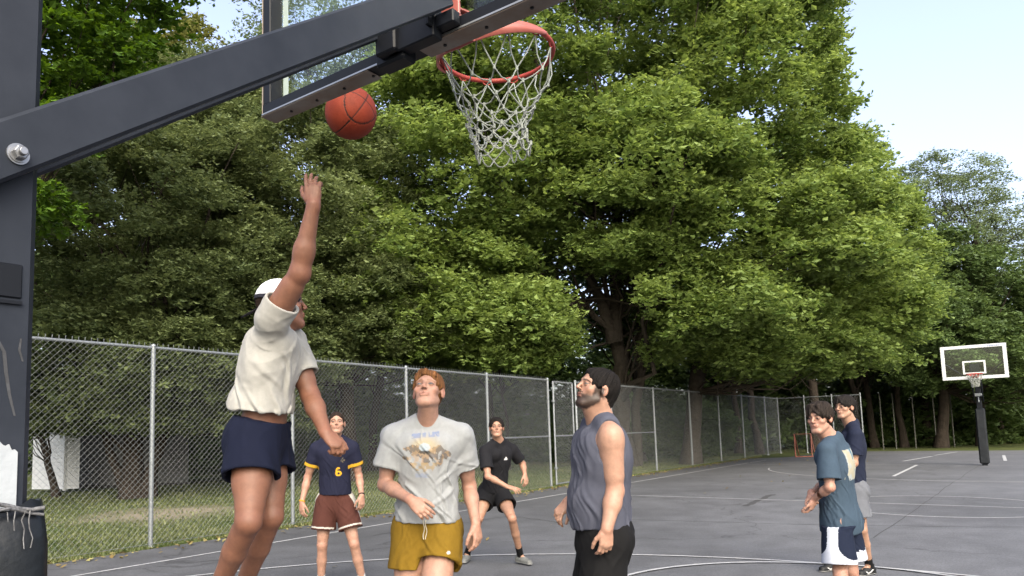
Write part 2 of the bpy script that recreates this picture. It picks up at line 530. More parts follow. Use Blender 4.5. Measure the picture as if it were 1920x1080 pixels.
def fence_run(name, label, pts_a, b, rail=True, mid=None, posts=None, r=0.03, cat='fence', pitch=0.085):
    root = empty(name, W(pts_a[0], b), label, cat)
    for i, a in enumerate(pts_a):
        if posts is not None and i not in posts: continue
        m = MB(); post(m, W(a, b), FH if (posts is None) else FH, r); m.build('post', M_GALV, root)
    m = MB(); m.tube([W(pts_a[0], b, FH - 0.02), W(pts_a[-1], b, FH - 0.02)], 0.022, 10); m.build('top_rail', M_GALV, root)
    m = MB()
    n = 30; zz = [W(pts_a[0] + (pts_a[-1] - pts_a[0]) * i / n, b + 0.03, 0.06) for i in range(n + 1)]
    m.tube(zz, 0.003, 4); m.build('tension_wire', M_WIRE, root)
    if mid:
        m = MB(); m.tube([W(mid[0], b, 1.36), W(mid[1], b, 1.36)], 0.02, 10); m.build('middle_rail', M_GALV, root)
    for i in range(len(pts_a) - 1):
        link('wire_mesh', mesh_panel(W(pts_a[i], b + 0.034), W(pts_a[i + 1], b + 0.034), 0.03, FH + 0.0, pitch=pitch), M_WIRE, root)
    return root
pa = [fence_a(x) for x in (282, 549, 766, 919, 1034)]
first = pa[0] - (pa[1] - pa[0])
print('FENCE', [round(x, 2) for x in pa])
gateA = pa[4]
fence_run('chain_link_fence', 'tall chain link fence on the left, from behind the near pole to the gate', [first - 3.05, first] + pa, FB, mid=(pa[3], pa[4]), r=0.033)
ga = [fence_a(1044), fence_a(1080)]
def gate(name, label, a0, a1):
    root = empty(name, W(a0, FB), label, 'gate')
    m = MB()
    for a in (a0, a1): m.tube([W(a, FB, 0.06), W(a, FB, FH - 0.05)], 0.026, 10)
    for z in (0.08, 1.36, FH - 0.06): m.tube([W(a0, FB, z), W(a1, FB, z)], 0.022, 10)
    m.build('gate_frame', M_GALV, root)
    for z in (0.5, 2.3):
        m = MB(); m.box(W(a0 - 0.04, FB + 0.02, z), AX, BD, ZU, (0.1, 0.07, 0.06), 0.01); m.build('hinge', M_GALV, root)
    link('wire_mesh', mesh_panel(W(a0, FB + 0.028), W(a1, FB + 0.028), 0.08, FH - 0.05), M_WIRE, root)
gate('chain_link_gate', 'narrow chain link gate with a crossbar, right behind the man in the tank top', ga[0], ga[1])
pb = [fence_a(x) for x in (1086, 1152, 1232, 1299, 1353, 1397, 1440, 1464)]
fence_run('chain_link_fence', 'far stretch of chain link fence from the gate to the court corner', pb, FB, mid=(pb[0], pb[2]), r=0.036, pitch=0.09)
# return run at the corner, across the end
ca = pb[-1]
root = empty('chain_link_fence', W(ca, FB), 'chain link fence turning across the end of the court behind the two boys', 'fence')
bs = [FB, FB + 1.3, FB + 2.6, FB + 3.9]
hs = [FH, FH, FH, FH]
for b in bs[1:]:
    m = MB(); post(m, W(ca + 0.02, b), FH + 0.05, 0.035); m.build('post', M_GALV, root)
m = MB(); m.tube([W(ca + 0.02, bs[0], FH - 0.02), W(ca + 0.02, bs[-1], FH - 0.02)], 0.022, 8); m.build('top_rail', M_GALV, root)
for i in range(3):
    p, q = W(ca + 0.05, bs[i]), W(ca + 0.05, bs[i + 1])
    link('wire_mesh', mesh_panel(p, q, 0.03, FH, pitch=0.1, r=0.002), M_WIRE, root)
# thin posts of the old fence in front of the wood at the far end
for i, (px, z) in enumerate([(1657, 39.5), (1681, 40), (1718, 40), (1757, 40), (1790, 41)]):
    m = MB(); g = G(px, z); m.tube([g, g + ZU * 3.0], 0.03, 8); m.tube([g + ZU * 3.0, g + ZU * 3.04], [0.036, 0.01], 8); o = m.build('fence_post', M_OLDPOST)
    tag(o, ['leftmost of the thin bare posts before the dark wood', 'second thin bare post from the left before the dark wood', 'middle one of the thin bare posts before the dark wood', 'fourth thin bare post from the left before the dark wood', 'thin bare post nearest the far hoop before the dark wood'][i], 'post', 'bare posts at the far end of the court')
# small reddish metal goal frame
M_RED = mat('rusty_red_paint', (0.36, 0.11, 0.07), 0.6, noise=(9, 0.4))
root = empty('goal_frame', G(1508, 33.0), 'small reddish metal goal frame at the court edge behind the boy in blue', 'goal')
g = [G(1492, 33.2), G(1523, 32.9), G(1534, 33.8)]
m = MB(); m.tube([g[0], g[0] + ZU * 1.05, g[1] + ZU * 1.05, g[1]], 0.03, 8); m.build('front_frame', M_RED, root)
m = MB(); m.tube([g[0] + ZU * 1.05, g[0] + AX * 0.7, g[1] + AX * 0.7, g[1] + ZU * 1.05], 0.022, 8); m.build('back_frame', M_RED, root)
m = MB(); m.tube([g[0] + ZU * 0.03, g[1] + ZU * 0.03], 0.028, 8); m.tube([g[0] + ZU * 0.03, g[0] + AX * 0.7 + ZU * .03], 0.02, 8); m.tube([g[1] + ZU * 0.03, g[1] + AX * 0.7 + ZU * .03], 0.02, 8); m.build('base_bar', M_RED, root)
# ------------------------------------------------------------------ basketball hoops
M_STEEL = mat('graphite_paint', (0.015, 0.019, 0.028), 0.45, 0.0, noise=(3.5, 0.35, (0.034, 0.040, 0.054)), bump=(60, 0.05, 0.001), spec=0.16)
M_BLACK = mat('black_paint', (0.010, 0.012, 0.017), 0.45, noise=(6, 0.3), spec=0.15)
M_UNDER = mat('weathered_aluminium', (0.30, 0.28, 0.26), 0.6, 0.2, noise=(7, 0.7, (0.20, 0.13, 0.09)))
M_EDGE = mat('bare_aluminium', (0.5, 0.52, 0.54), 0.35, 0.8, noise=(9, 0.2))
M_WHITE = mat('white_paint', (0.72, 0.74, 0.75), 0.5, noise=(8, 0.15))
M_RIM = mat('rim_orange', (0.46, 0.062, 0.05), 0.5, spec=0.2, noise=(10, 0.35, (0.45, 0.08, 0.06)))
M_RIMPALE = mat('faded_rim_paint', (0.60, 0.17, 0.15), 0.45, noise=(12, 0.3, (0.5, 0.12, 0.09)))
M_NET = mat('net_cord', (0.42, 0.44, 0.41), 0.85, noise=(40, 0.3))
M_BOLT = mat('zinc_bolt', (0.45, 0.46, 0.48), 0.38, 0.85, noise=(60, 0.2))
M_VINYL = mat('black_vinyl_pad', (0.010, 0.013, 0.017), 0.40, spec=0.3, noise=(5, 0.3), bump=(5, 0.5, 0.03))
M_TORN = mat('torn_white_lining', (0.46, 0.50, 0.54), 0.9, noise=(25, 0.12), bump=(60, 0.4, 0.004))
def glass_mat():
    m = bpy.data.materials.new('backboard_glass'); m.use_nodes = True
    nt = m.node_tree; N = nt.nodes; L = nt.links
    N.remove(N['Principled BSDF']); out = N['Material Output']
    t = N.new('ShaderNodeBsdfTransparent'); t.inputs[0].default_value = (0.93, 0.97, 0.955, 1)
    g = N.new('ShaderNodeBsdfGlossy'); g.inputs['Roughness'].default_value = 0.03
    lw = N.new('ShaderNodeLayerWeight'); lw.inputs['Blend'].default_value = 0.5
    pw = N.new('ShaderNodeMath'); pw.operation = 'POWER'; pw.inputs[1].default_value = 4.0
    fr = N.new('ShaderNodeMath'); fr.operation = 'MULTIPLY_ADD'; fr.inputs[1].default_value = 0.5; fr.inputs[2].default_value = 0.03
    L.new(lw.outputs['Facing'], pw.inputs[0]); L.new(pw.outputs[0], fr.inputs[0])
    ms = N.new('ShaderNodeMixShader')
    L.new(fr.outputs[0], ms.inputs[0]); L.new(t.outputs[0], ms.inputs[1]); L.new(g.outputs[0], ms.inputs[2]); L.new(ms.outputs[0], out.inputs[0])
    return m
M_GLASS = glass_mat()

def rim_and_net(root, a, b, h, seed, cord=0.0032, R=0.225):
    """ring centre at court (a,b), height h, board on the -AX*sgn side"""
    return

def ring_parts(root, c, toward, h, seed, cord=0.0028, R=0.214, side=None):
    """c ring centre xy, toward: unit vector from ring to the board"""
    side = np.cross(ZU, toward)
    C = np.array([c[0], c[1], h])
    m = MB()
    n = 56
    pts = [C + R * (math.cos(2 * math.pi * i / n) * toward + math.sin(2 * math.pi * i / n) * side) for i in range(n + 1)]
    m.tube(pts, 0.0095, 10, caps=False)
    # net hooks: continuous rod below the ring
    for i in range(12):
        an = 2 * math.pi * (i + 0.5) / 12
        d = math.cos(an) * toward + math.sin(an) * side; t = -math.sin(an) * toward + math.cos(an) * side
        m.tube([C + d * R + t * 0.022, C + d * R * 0.985 - ZU * 0.016 + t * 0.012, C + d * R * 0.985 - ZU * 0.02, C + d * R * 0.985 - ZU * 0.016 - t * 0.012, C + d * R - t * 0.022], 0.003, 6)
    m.build('rim_ring', M_RIM, root)
    # wrap-around brace: tapering flat band under the rear of the ring
    V = []; F = []; K = 30
    for i in range(K + 1):
        an = math.radians(-88 + 176 * i / K)
        f = abs(an) / math.radians(88)
        d = math.cos(an) * toward + math.sin(an) * side
        wd = 0.07 * (1 - f) ** 0.8 + 0.006
        Ro = R + 0.013 + 0.012 * (1 - f)
        for (rr, zz) in ((Ro, 0.004), (Ro, -wd), (Ro - 0.005, -wd), (Ro - 0.005, 0.004)):
            V.append(C + d * rr + ZU * zz)
        if i:
            o = (i - 1) * 4
            for k in range(4): F.append((o + k, o + (k + 1) % 4, o + 4 + (k + 1) % 4, o + 4 + k))
    m = MB(); m.add(V, F, True); m.add(V[:4], [(0, 1, 2, 3)]); m.add(V[-4:], [(0, 1, 2, 3)])
    # top gusset plate between ring and board, and the mounting plate
    dist = 0.36
    pl = C + toward * dist
    m.add([C + toward * (R + .005) + side * 0.11 + ZU * .003, C + toward * (R + .005) - side * 0.11 + ZU * .003, pl - side * 0.07 + ZU * .003, pl + side * 0.07 + ZU * .003,
           C + toward * (R + .005) + side * 0.11 - ZU * .003, C + toward * (R + .005) - side * 0.11 - ZU * .003, pl - side * 0.07 - ZU * .003, pl + side * 0.07 - ZU * .003],
          [(0, 1, 2, 3), (7, 6, 5, 4), (0, 4, 5, 1), (2, 6, 7, 3), (1, 5, 6, 2), (3, 7, 4, 0)])
    for sg in (-1, 1):
        q0 = C + toward * (R + .02) + side * 0.06 * sg; q1 = pl + side * 0.06 * sg
        m.add([q0 - ZU * .01, q1 - ZU * .01, q1 - ZU * .11, q0 - ZU * .07, q0 - ZU * .01 + side * .006 * sg, q1 - ZU * .01 + side * .006 * sg, q1 - ZU * .11 + side * .006 * sg, q0 - ZU * .07 + side * .006 * sg],
              [(0, 1, 2, 3), (7, 6, 5, 4), (0, 4, 5, 1), (1, 5, 6, 2), (2, 6, 7, 3), (3, 7, 4, 0)])
    m.box(pl - ZU * 0.045, toward, side, ZU, (0.012, 0.19, 0.14), 0.003)
    m.build('rim_brace', M_RIMPALE, root)
    # net
    rs = random.Random(seed)
    lv = [(0.0, R * 0.985), (-0.13, 0.178), (-0.175, 0.158), (-0.215, 0.138), (-0.252, 0.122), (-0.286, 0.110), (-0.318, 0.104), (-0.346, 0.102), (-0.372, 0.106)]
    nodes = []
    for k, (z, r) in enumerate(lv):
        row = []
        for i in range(12):
            an = 2 * math.pi * (i + (0.5 if k % 2 == 0 else 0.0)) / 12 + (rs.uniform(-.17, .17) if k > 1 else 0)
            rr = r * (1 + (rs.uniform(-.13, .13) if k > 0 else 0))
            row.append(C + rr * (math.cos(an) * toward + math.sin(an) * side) + ZU * (z - (0.02 if k == 0 else 0) + (rs.uniform(-.014, .014) if k else 0)))
        nodes.append(row)
    m = MB()
    for k in range(len(lv) - 1):
        for i in range(12):
            p = nodes[k][i]
            for j in ((i, (i + 1) % 12) if k % 2 == 0 else ((i - 1) % 12, i)):
                q = nodes[k + 1][j]
                mid = (p + q) / 2; mid = mid + (C * [1, 1, 0] + ZU * mid[2] - mid) * rs.uniform(-.05, .09) - ZU * 0.006
                m.tube([p, mid, q], cord, 5, caps=False)
        if k >= 0:
            for q in nodes[k + 1]:
                m.tube([q + ZU * 0.008, q - ZU * 0.008], cord * 1.9, 5)
    for i in range(12):   # bottom loops
        p = nodes[-1][i]; q = nodes[-1][(i + 1) % 12]
        mid = (p + q) / 2 - ZU * 0.035
        m.tube([p, (p + mid) / 2 - ZU * .01, mid, (q + mid) / 2 - ZU * .01, q], cord, 5, caps=False)
    m.build('net', M_NET, root)

# ---- near hoop -------------------------------------------------------------
BB, BA, BH = -1.49, 1.81, 2.812       # board centre across, back plane along, bottom height
root = empty('basketball_hoop', W(0.475, BB), 'near basketball hoop with dark steel pole and arm, seen from behind its glass backboard', 'basketball hoop')
m = MB(); m.box(W(0.4725, BB, 1.375), AX, BD, ZU, (0.205, 0.23, 2.75), 0.012)
m.box(W(0.4725, BB, 2.755), AX, BD, ZU, (0.215, 0.24, 0.012), 0.003)
po = m.build('pole', M_STEEL, root)
# slot in the pole and base plate
m = MB(); m.box(W(0.505, -1.374, 1.80), AX, BD, ZU, (0.09, 0.006, 0.06), 0.002); m.box(W(0.505, -1.371, 1.762), AX, BD, ZU, (0.09, 0.004, 0.006))
m.build('slot_cover', M_BLACK, root)
m = MB(); m.box(W(0.4725, BB, 0.018), AX, BD, ZU, (0.4, 0.4, 0.025), 0.004); m.build('base_plate', M_BLACK, root)
def beam(mbx, a0, h0, a1, h1, b, w, t, bev=0.006):
    p, q = W(a0, b, h0), W(a1, b, h1)
    d = (q - p); Ln = np.linalg.norm(d); d = d / Ln
    n = np.cross(d, BD); n /= np.linalg.norm(n)
    mbx.box((p + q) / 2, d, BD, n, (Ln, t, w), bev)
sl = math.atan(0.72)
aa0, ah0 = 0.43, 1.965
L1 = 1.66
for b in (-1.352, -1.628):
    m = MB()
    beam(m, aa0 - 0.06, ah0 + 0.002 - 0.043, 1.775, 2.93 + 0.002, b, 0.094, 0.028)
    m.build('lower_arm', M_STEEL, root)
    m = MB()
    beam(m, aa0 - 0.06, ah0 + 0.42, 1.775, 3.37, b, 0.094, 0.028)
    m.build('upper_arm', M_STEEL, root)
def bolt(parent, a, b, h, s=1.0, sg=1):
    m = MB()
    c = W(a, b, h)
    m.tube([c, c + BD * 0.0035 * sg], 0.0185 * s, 24); 
    m.tube([c + BD * 0.0035 * sg, c + BD * 0.006 * sg], 0.0155 * s, 24)
    m.tube([c + BD * 0.006 * sg, c + BD * 0.017 * sg, c + BD * 0.019 * sg], [0.0125 * s, 0.0125 * s, 0.0105 * s], 6, smooth=False)
    m.tube([c + BD * 0.019 * sg, c + BD * 0.026 * sg, c + BD * 0.027 * sg], [0.0072 * s, 0.0072 * s, 0.006 * s], 14)
    return m.build('bolt', M_BOLT, parent)
bolt(root, 0.522, -1.338, 2.015)
bolt(root, 0.522, -1.338, 2.475)
bolt(root, 1.735, -1.338, 2.925, 0.8)
bolt(root, 1.735, -1.338, 3.37, 0.8)
# bracket behind the board
m = MB()
m.box(W(1.775, -1.49, 3.1), AX, BD, ZU, (0.05, 0.2, 0.62), 0.004)
m.box(W(1.765, -1.585, 2.86), AX, BD, ZU, (0.07, 0.09, 0.14), 0.006)
m.box(W(1.765, -1.40, 2.88), AX, BD, ZU, (0.07, 0.016, 0.12), 0.003)
m.box(W(1.785, -1.49, 2.842), AX, BD, ZU, (0.04, 0.34, 0.045), 0.004)
m.box(W(1.80, -1.595, 2.797), AX, BD, ZU, (0.07, 0.13, 0.05), 0.008)
m.build('board_bracket', M_BLACK, root)
# backboard: frame, glass, printed border
board = MB()
HB, HT, HWid = BH, BH + 1.07, 0.84
fw, fd = 0.045, 0.07
for (z0) in (HB + fw / 2 + 0.002, HT - fw / 2):
    board.box(W(BA + fd / 2, BB, z0), AX, BD, ZU, (fd, 2 * HWid, fw), 0.003)
for sg in (-1, 1):
    board.box(W(BA + fd / 2, BB + sg * (HWid - fw / 2), (HB + HT) / 2), AX, BD, ZU, (fd - 0.004, fw, HT - HB - 2 * fw), 0.003)
bo = board.build('backboard_frame', M_BLACK, root)
m = MB()
m.box(W(BA + fd / 2 + 0.003, BB - 0.5 - 0.02 - 0.03, HB - 0.001), AX, BD, ZU, (fd + 0.008, 0.6, 0.004), 0.0015)
m.box(W(BA + fd / 2 + 0.003, BB + 0.41, HB - 0.001), AX, BD, ZU, (fd + 0.008, 0.86, 0.004), 0.0015)
m.box(W(BA + fd / 2 + 0.003, BB - HWid - 0.001, (HB + HT) / 2), AX, BD, ZU, (fd + 0.008, 0.004, HT - HB), 0.001)
m.box(W(BA + fd / 2 + 0.003, BB + HWid + 0.001, (HB + HT) / 2), AX, BD, ZU, (fd + 0.008, 0.004, HT - HB), 0.001)
tr = m.build('edge_trim', M_UNDER, bo)
m = MB()
m.box(W(BA - 0.002, BB, HB + 0.004), AX, BD, ZU, (0.004, 2 * HWid, 0.006)); m.build('bright_lip', M_EDGE, bo)
m = MB()
for x in (-2.2, -2.05, -1.9, -1.75, -1.42, -1.25, -1.08, -0.9):
    c = W(BA + 0.04, x, HB - 0.003); m = MB(); m.tube([c, c - ZU * 0.004], 0.006, 10); m.build('rivet', M_BLACK, bo)
m = MB(); m.box(W(BA + fd - 0.008, BB, (HB + HT) / 2), AX, BD, ZU, (0.010, 2 * HWid - 2 * fw - 0.001, HT - HB - 2 * fw - 0.001)); gl = m.build('backboard_glass', M_GLASS, root)
m = MB()
ix, iz = HWid - fw - 0.002, 0.03
for z in (HT - fw - iz / 2 - 0.004,):
    m.box(W(BA + fd - 0.001, BB, z), AX, BD, ZU, (0.002, 2 * ix, iz))
for sg in (-1, 1):
    m.box(W(BA + fd - 0.001, BB + sg * (ix - iz / 2), (HB + HT) / 2), AX, BD, ZU, (0.002, iz, HT - HB - 2 * fw - 2 * iz - 0.012))
m.box(W(BA + fd - 0.001, BB, 3.42), AX, BD, ZU, (0.002, 0.6, 0.045)); 
for sg in (-1, 1): m.box(W(BA + fd - 0.001, BB + sg * 0.278, 3.2), AX, BD, ZU, (0.002, 0.045, 0.39))
m.build('painted_border', M_WHITE, gl)
toward = -AX
ring_parts(root, W(2.235, -1.468), toward, 2.952, 4)
# stencilled lettering on the bracket "2A"
def text_mesh(body, size, origin, xdir, ydir, m, parent, name='lettering', ext=0.0006, align='CENTER'):
    cu = bpy.data.curves.new('t', 'FONT'); cu.body = body; cu.size = size; cu.extrude = ext; cu.align_x = align; cu.align_y = 'CENTER'; cu.resolution_u = 3
    ob = bpy.data.objects.new('t', cu); col.objects.link(ob)
    dg = bpy.context.evaluated_depsgraph_get()
    me = bpy.data.meshes.new_from_object(ob.evaluated_get(dg))
    bpy.data.objects.remove(ob)
    x = Vector(xdir).normalized(); y = Vector(ydir).normalized(); z = x.cross(y)
    me.transform(Matrix(((x[0], y[0], z[0], origin[0]), (x[1], y[1], z[1], origin[1]), (x[2], y[2], z[2], origin[2]), (0, 0, 0, 1))))
    me.materials.clear()
    me.name = name
    return link(name, me, m, parent)
M_CHALK = mat('faded_white_marking', (0.42, 0.42, 0.45), 0.8, noise=(90, 0.5, (0.12, 0.12, 0.14)))
text_mesh('2A', 0.055, W(1.757, -1.505, 2.842), BD, ZU, M_CHALK, root)
# torn protective pad at the pole foot
def pad(root):
    # vinyl wrap: rounded box section with folds, open torn top
    V = []; F = []; n = 64; rows = 40
    for j in range(rows + 1):
        z = 0.03 + (1.415 - 0.03) * j / rows
        for i in range(n):
            t = 2 * math.pi * i / n
            e = 8
            c, s = math.cos(t), math.sin(t)
            rr = (abs(c) ** e + abs(s) ** e) ** (-1 / e)
            k = 0.128 + 0.16 * max(0, 1.38 - z) * (z > 0.9) + 0.16 * 0.48 * (z <= 0.9) * max(0, (z - .5) / .4)
            fold = 0.006 * math.sin(z * 30 + math.sin(t * 2 + z * 7) * 2.0) + 0.005 * math.sin(t * 5 + z * 12)
            top = max(0, (z - 1.3) / 0.12)
            q = (k + 0.012 * rr * 0 + fold * (0.4 + 0.6 * (z > 0.8))) * rr - 0.006 * top
            zz = z + (0.006 * math.sin(t * 9 + 1) + 0.005 * math.sin(t * 23)) * (j == rows)
            V.append(W(0.4725 + q * c, BB + q * s, zz))
        if j:
            o = (j - 1) * n
            for i in range(n): F.append((o + i, o + (i + 1) % n, o + n + (i + 1) % n, o + n + i))
    m = MB(); m.add(V, F, True); p = m.build('pole_pad', M_VINYL, root)
    sm = p.modifiers.new('s', 'SOLIDIFY'); sm.thickness = 0.006
    rr = random.Random(8)
    # white torn lining left on the pole above the pad, ragged top edge
    pts = []; N = 26
    for i in range(N + 1):
        a = 0.43 + 0.121 * i / N
        top = 1.522 + rr.uniform(-.004, .004) - max(0, i - 20) * 0.003
        pts.append((a, top))
    V = []; F = []
    for i, (a, t) in enumerate(pts):
        for z in (1.405, t):
            V.append(W(a, -1.3735, z)); V.append(W(a, -1.3695, z))
        if i:
            o = (i - 1) * 4
            F += [(o, o + 2, o + 6, o + 4), (o + 1, o + 5, o + 7, o + 3), (o + 2, o + 3, o + 7, o + 6), (o, o + 4, o + 5, o + 1)]
    F += [(0, 1, 3, 2), (len(V) - 4, len(V) - 2, len(V) - 1, len(V) - 3)]
    m = MB(); m.add(V, F); m.build('torn_lining', M_TORN, root)
    # strap and loose silvery threads at the tear
    m = MB()
    for k in range(2):
        m.tube([W(0.36 + 0.23 * i / 12, -1.354 + 0.004 * math.sin(i + k), 1.402 + 0.01 * k + 0.008 * math.sin(i * 0.9 + k)) for i in range(13)], 0.003 + 0.001 * k, 6)
    for k in range(4):
        x = 0.53 + 0.012 * k; 
        m.tube([W(x + rr.uniform(-.005, .005), -1.352 + rr.uniform(0, .01), 1.405 - 0.016 * i) for i in range(rr.randint(2, 5))], 0.0011, 5)
    m.build('frayed_strap', mat('frayed_tape', (0.03, 0.032, 0.035), 0.5, noise=(90, 0.9, (0.25, 0.25, 0.26))), root)
pad(root)
M_SCUFF = mat('pale_scuff', (0.06, 0.064, 0.074), 0.7, noise=(70, 0.7))
for pts, w in (([(0.5, 1.70), (0.515, 1.695), (0.526, 1.675), (0.530, 1.64), (0.537, 1.60), (0.546, 1.565)], 0.006), ([(0.552, 1.70), (0.550, 1.68), (0.556, 1.66)], 0.004), ([(0.50, 1.655), (0.512, 1.64), (0.516, 1.60)], 0.004)):
    V = []; F = []
    for i, (a, h) in enumerate(pts):
        ww = w * (0.4 + 0.6 * math.sin(math.pi * (i + .5) / len(pts)))
        V += [W(a - ww / 2, -1.3742, h), W(a + ww / 2, -1.3742, h), W(a - ww / 2, -1.3748, h), W(a + ww / 2, -1.3748, h)]
        if i: o = 4 * (i - 1); F += [(o, o + 1, o + 5, o + 4), (o + 2, o + 6, o + 7, o + 3), (o, o + 4, o + 6, o + 2), (o + 1, o + 3, o + 7, o + 5)]
    m = MB(); m.add(V, F); m.build('scuff_mark', M_SCUFF, po)

# ---- far hoop ----------------------------------------------------------------
fa, fb_, fh = 28.2, -0.9, 2.77
root = empty('basketball_hoop', W(fa + 1.25, fb_), 'far basketball hoop with white framed glass backboard and padded black pole', 'basketball hoop')
m = MB()
W2, H2 = 0.86, 1.08
for z in (fh + 0.05, fh + H2 - 0.05): m.box(W(fa, fb_, z), AX, BD, ZU, (0.05, 2 * W2, 0.1), 0.006)
for sg in (-1, 1): m.box(W(fa, fb_ + sg * (W2 - 0.05), fh + H2 / 2), AX, BD, ZU, (0.046, 0.1, H2 - 0.2), 0.004)
bf = m.build('backboard_frame', M_WHITE, root)
m = MB(); m.box(W(fa, fb_, fh + H2 / 2), AX, BD, ZU, (0.012, 2 * W2 - 0.2, H2 - 0.2)); gl = m.build('backboard_glass', M_GLASS, root)
m = MB()
for z in (fh + 0.19, fh + 0.56): m.box(W(fa - 0.009, fb_, z), AX, BD, ZU, (0.004, 0.6, 0.05))
for sg in (-1, 1): m.box(W(fa - 0.009, fb_ + sg * 0.275, fh + 0.375), AX, BD, ZU, (0.004, 0.05, 0.32))
m.build('target_square', M_WHITE, gl)
m = MB()
for k in range(7): m.box(W(fa - 0.028, fb_ + 0.40 + 0.045 * k, fh + H2 - 0.055), AX, BD, ZU, (0.003, 0.03, 0.035 + 0.01 * (k % 2)))
m.build('maker_logo', mat('pale_blue_print', (0.25, 0.3, 0.5), 0.6), bf)
ring_parts(root, W(fa - 0.025 - 0.36, fb_), AX, fh + 0.15, 11, cord=0.006)
m = MB()
m.box(W(fa + 1.25, fb_, 1.28), AX, BD, ZU, (0.15, 0.15, 2.56), 0.01); m.build('pole', M_BLACK, root)
m = MB(); m.box(W(fa + 1.25, fb_, 0.96), AX, BD, ZU, (0.27, 0.27, 1.8), 0.04); m.build('pole_pad', M_VINYL, root)
m = MB()
for b in (-0.12, 0.12):
    beam(m, fa + 1.3, 2.1, fa + 0.1, 2.95, fb_ + b, 0.1, 0.03); beam(m, fa + 1.3, 2.5, fa + 0.1, 3.35, fb_ + b, 0.1, 0.03)
m.build('lower_arm', M_BLACK, root)
m = MB()
for sg in (-1, 1):
    m.tube([W(fa + 0.35, fb_ + sg * 0.1, 2.72), W(fa + 0.05, fb_ + sg * 0.78, 3.3)], 0.022, 8)
m.box(W(fa + 0.08, fb_, fh + 0.25), AX, BD, ZU, (0.06, 0.26, 0.5), 0.005)
m.build('board_brace', M_BLACK, root)
m = MB()
m.box(W(fa + 1.16, fb_, 2.3), AX, BD, ZU, (0.06, 0.2, 0.1), 0.01); m.tube([W(fa + 1.17, fb_, 2.25), W(fa + 1.0, fb_, 2.05)], 0.02, 8)
m.build('height_crank', M_GALV, root)

# ---- ball ----------------------------------------------------------------
def ball():
    M_BALL = mat('ball_leather', (0.50, 0.085, 0.04), 0.65, noise=(9, 0.35), bump=(260, 0.6, 0.002), attr=True, spec=0.2)
    n, k = 128, 96
    V = []; C = []
    rot = Matrix.Rotation(math.radians(20), 3, 'Y') @ Matrix.Rotation(math.radians(-28), 3, 'X') @ Matrix.Rotation(math.radians(35), 3, 'Z')
    c = P(658, 212, 3.46)
    th = np.linspace(0, math.pi, k + 1)[:, None]; ph = (np.arange(n) / n * 2 * math.pi)[None]
    v = np.stack([np.sin(th) * np.cos(ph), np.sin(th) * np.sin(ph), np.cos(th) + 0 * ph], -1).reshape(-1, 3)
    seam = np.minimum(np.abs(v[:, 0]), np.abs(v[:, 2]))
    # the two curved seams
    cur = np.abs(np.abs(v[:, 1]) - (0.56 + 0.30 * v[:, 0] ** 2))
    seam = np.minimum(seam, cur)
    s = np.clip(1 - seam / 0.026, 0, 1)
    r = 0.1215 - 0.0016 * (s > 0.1)
    F = []
    for i in range(k):
        for j in range(n): F.append((i * n + j, i * n + (j + 1) % n, (i + 1) * n + (j + 1) % n, (i + 1) * n + j))
    R = np.array(rot)
    colr = np.where((s > 0.1)[:, None], [0.03, 0.015, 0.012], [0.33, 0.045, 0.018])
    me = npmesh('basketball', (v * r[:, None]) @ R.T, np.array(F), colr)
    o = link('basketball', me, M_BALL); o.location = Vector(c)
    tag(o, 'orange basketball with black seams in the air under the near backboard', 'basketball')
ball()
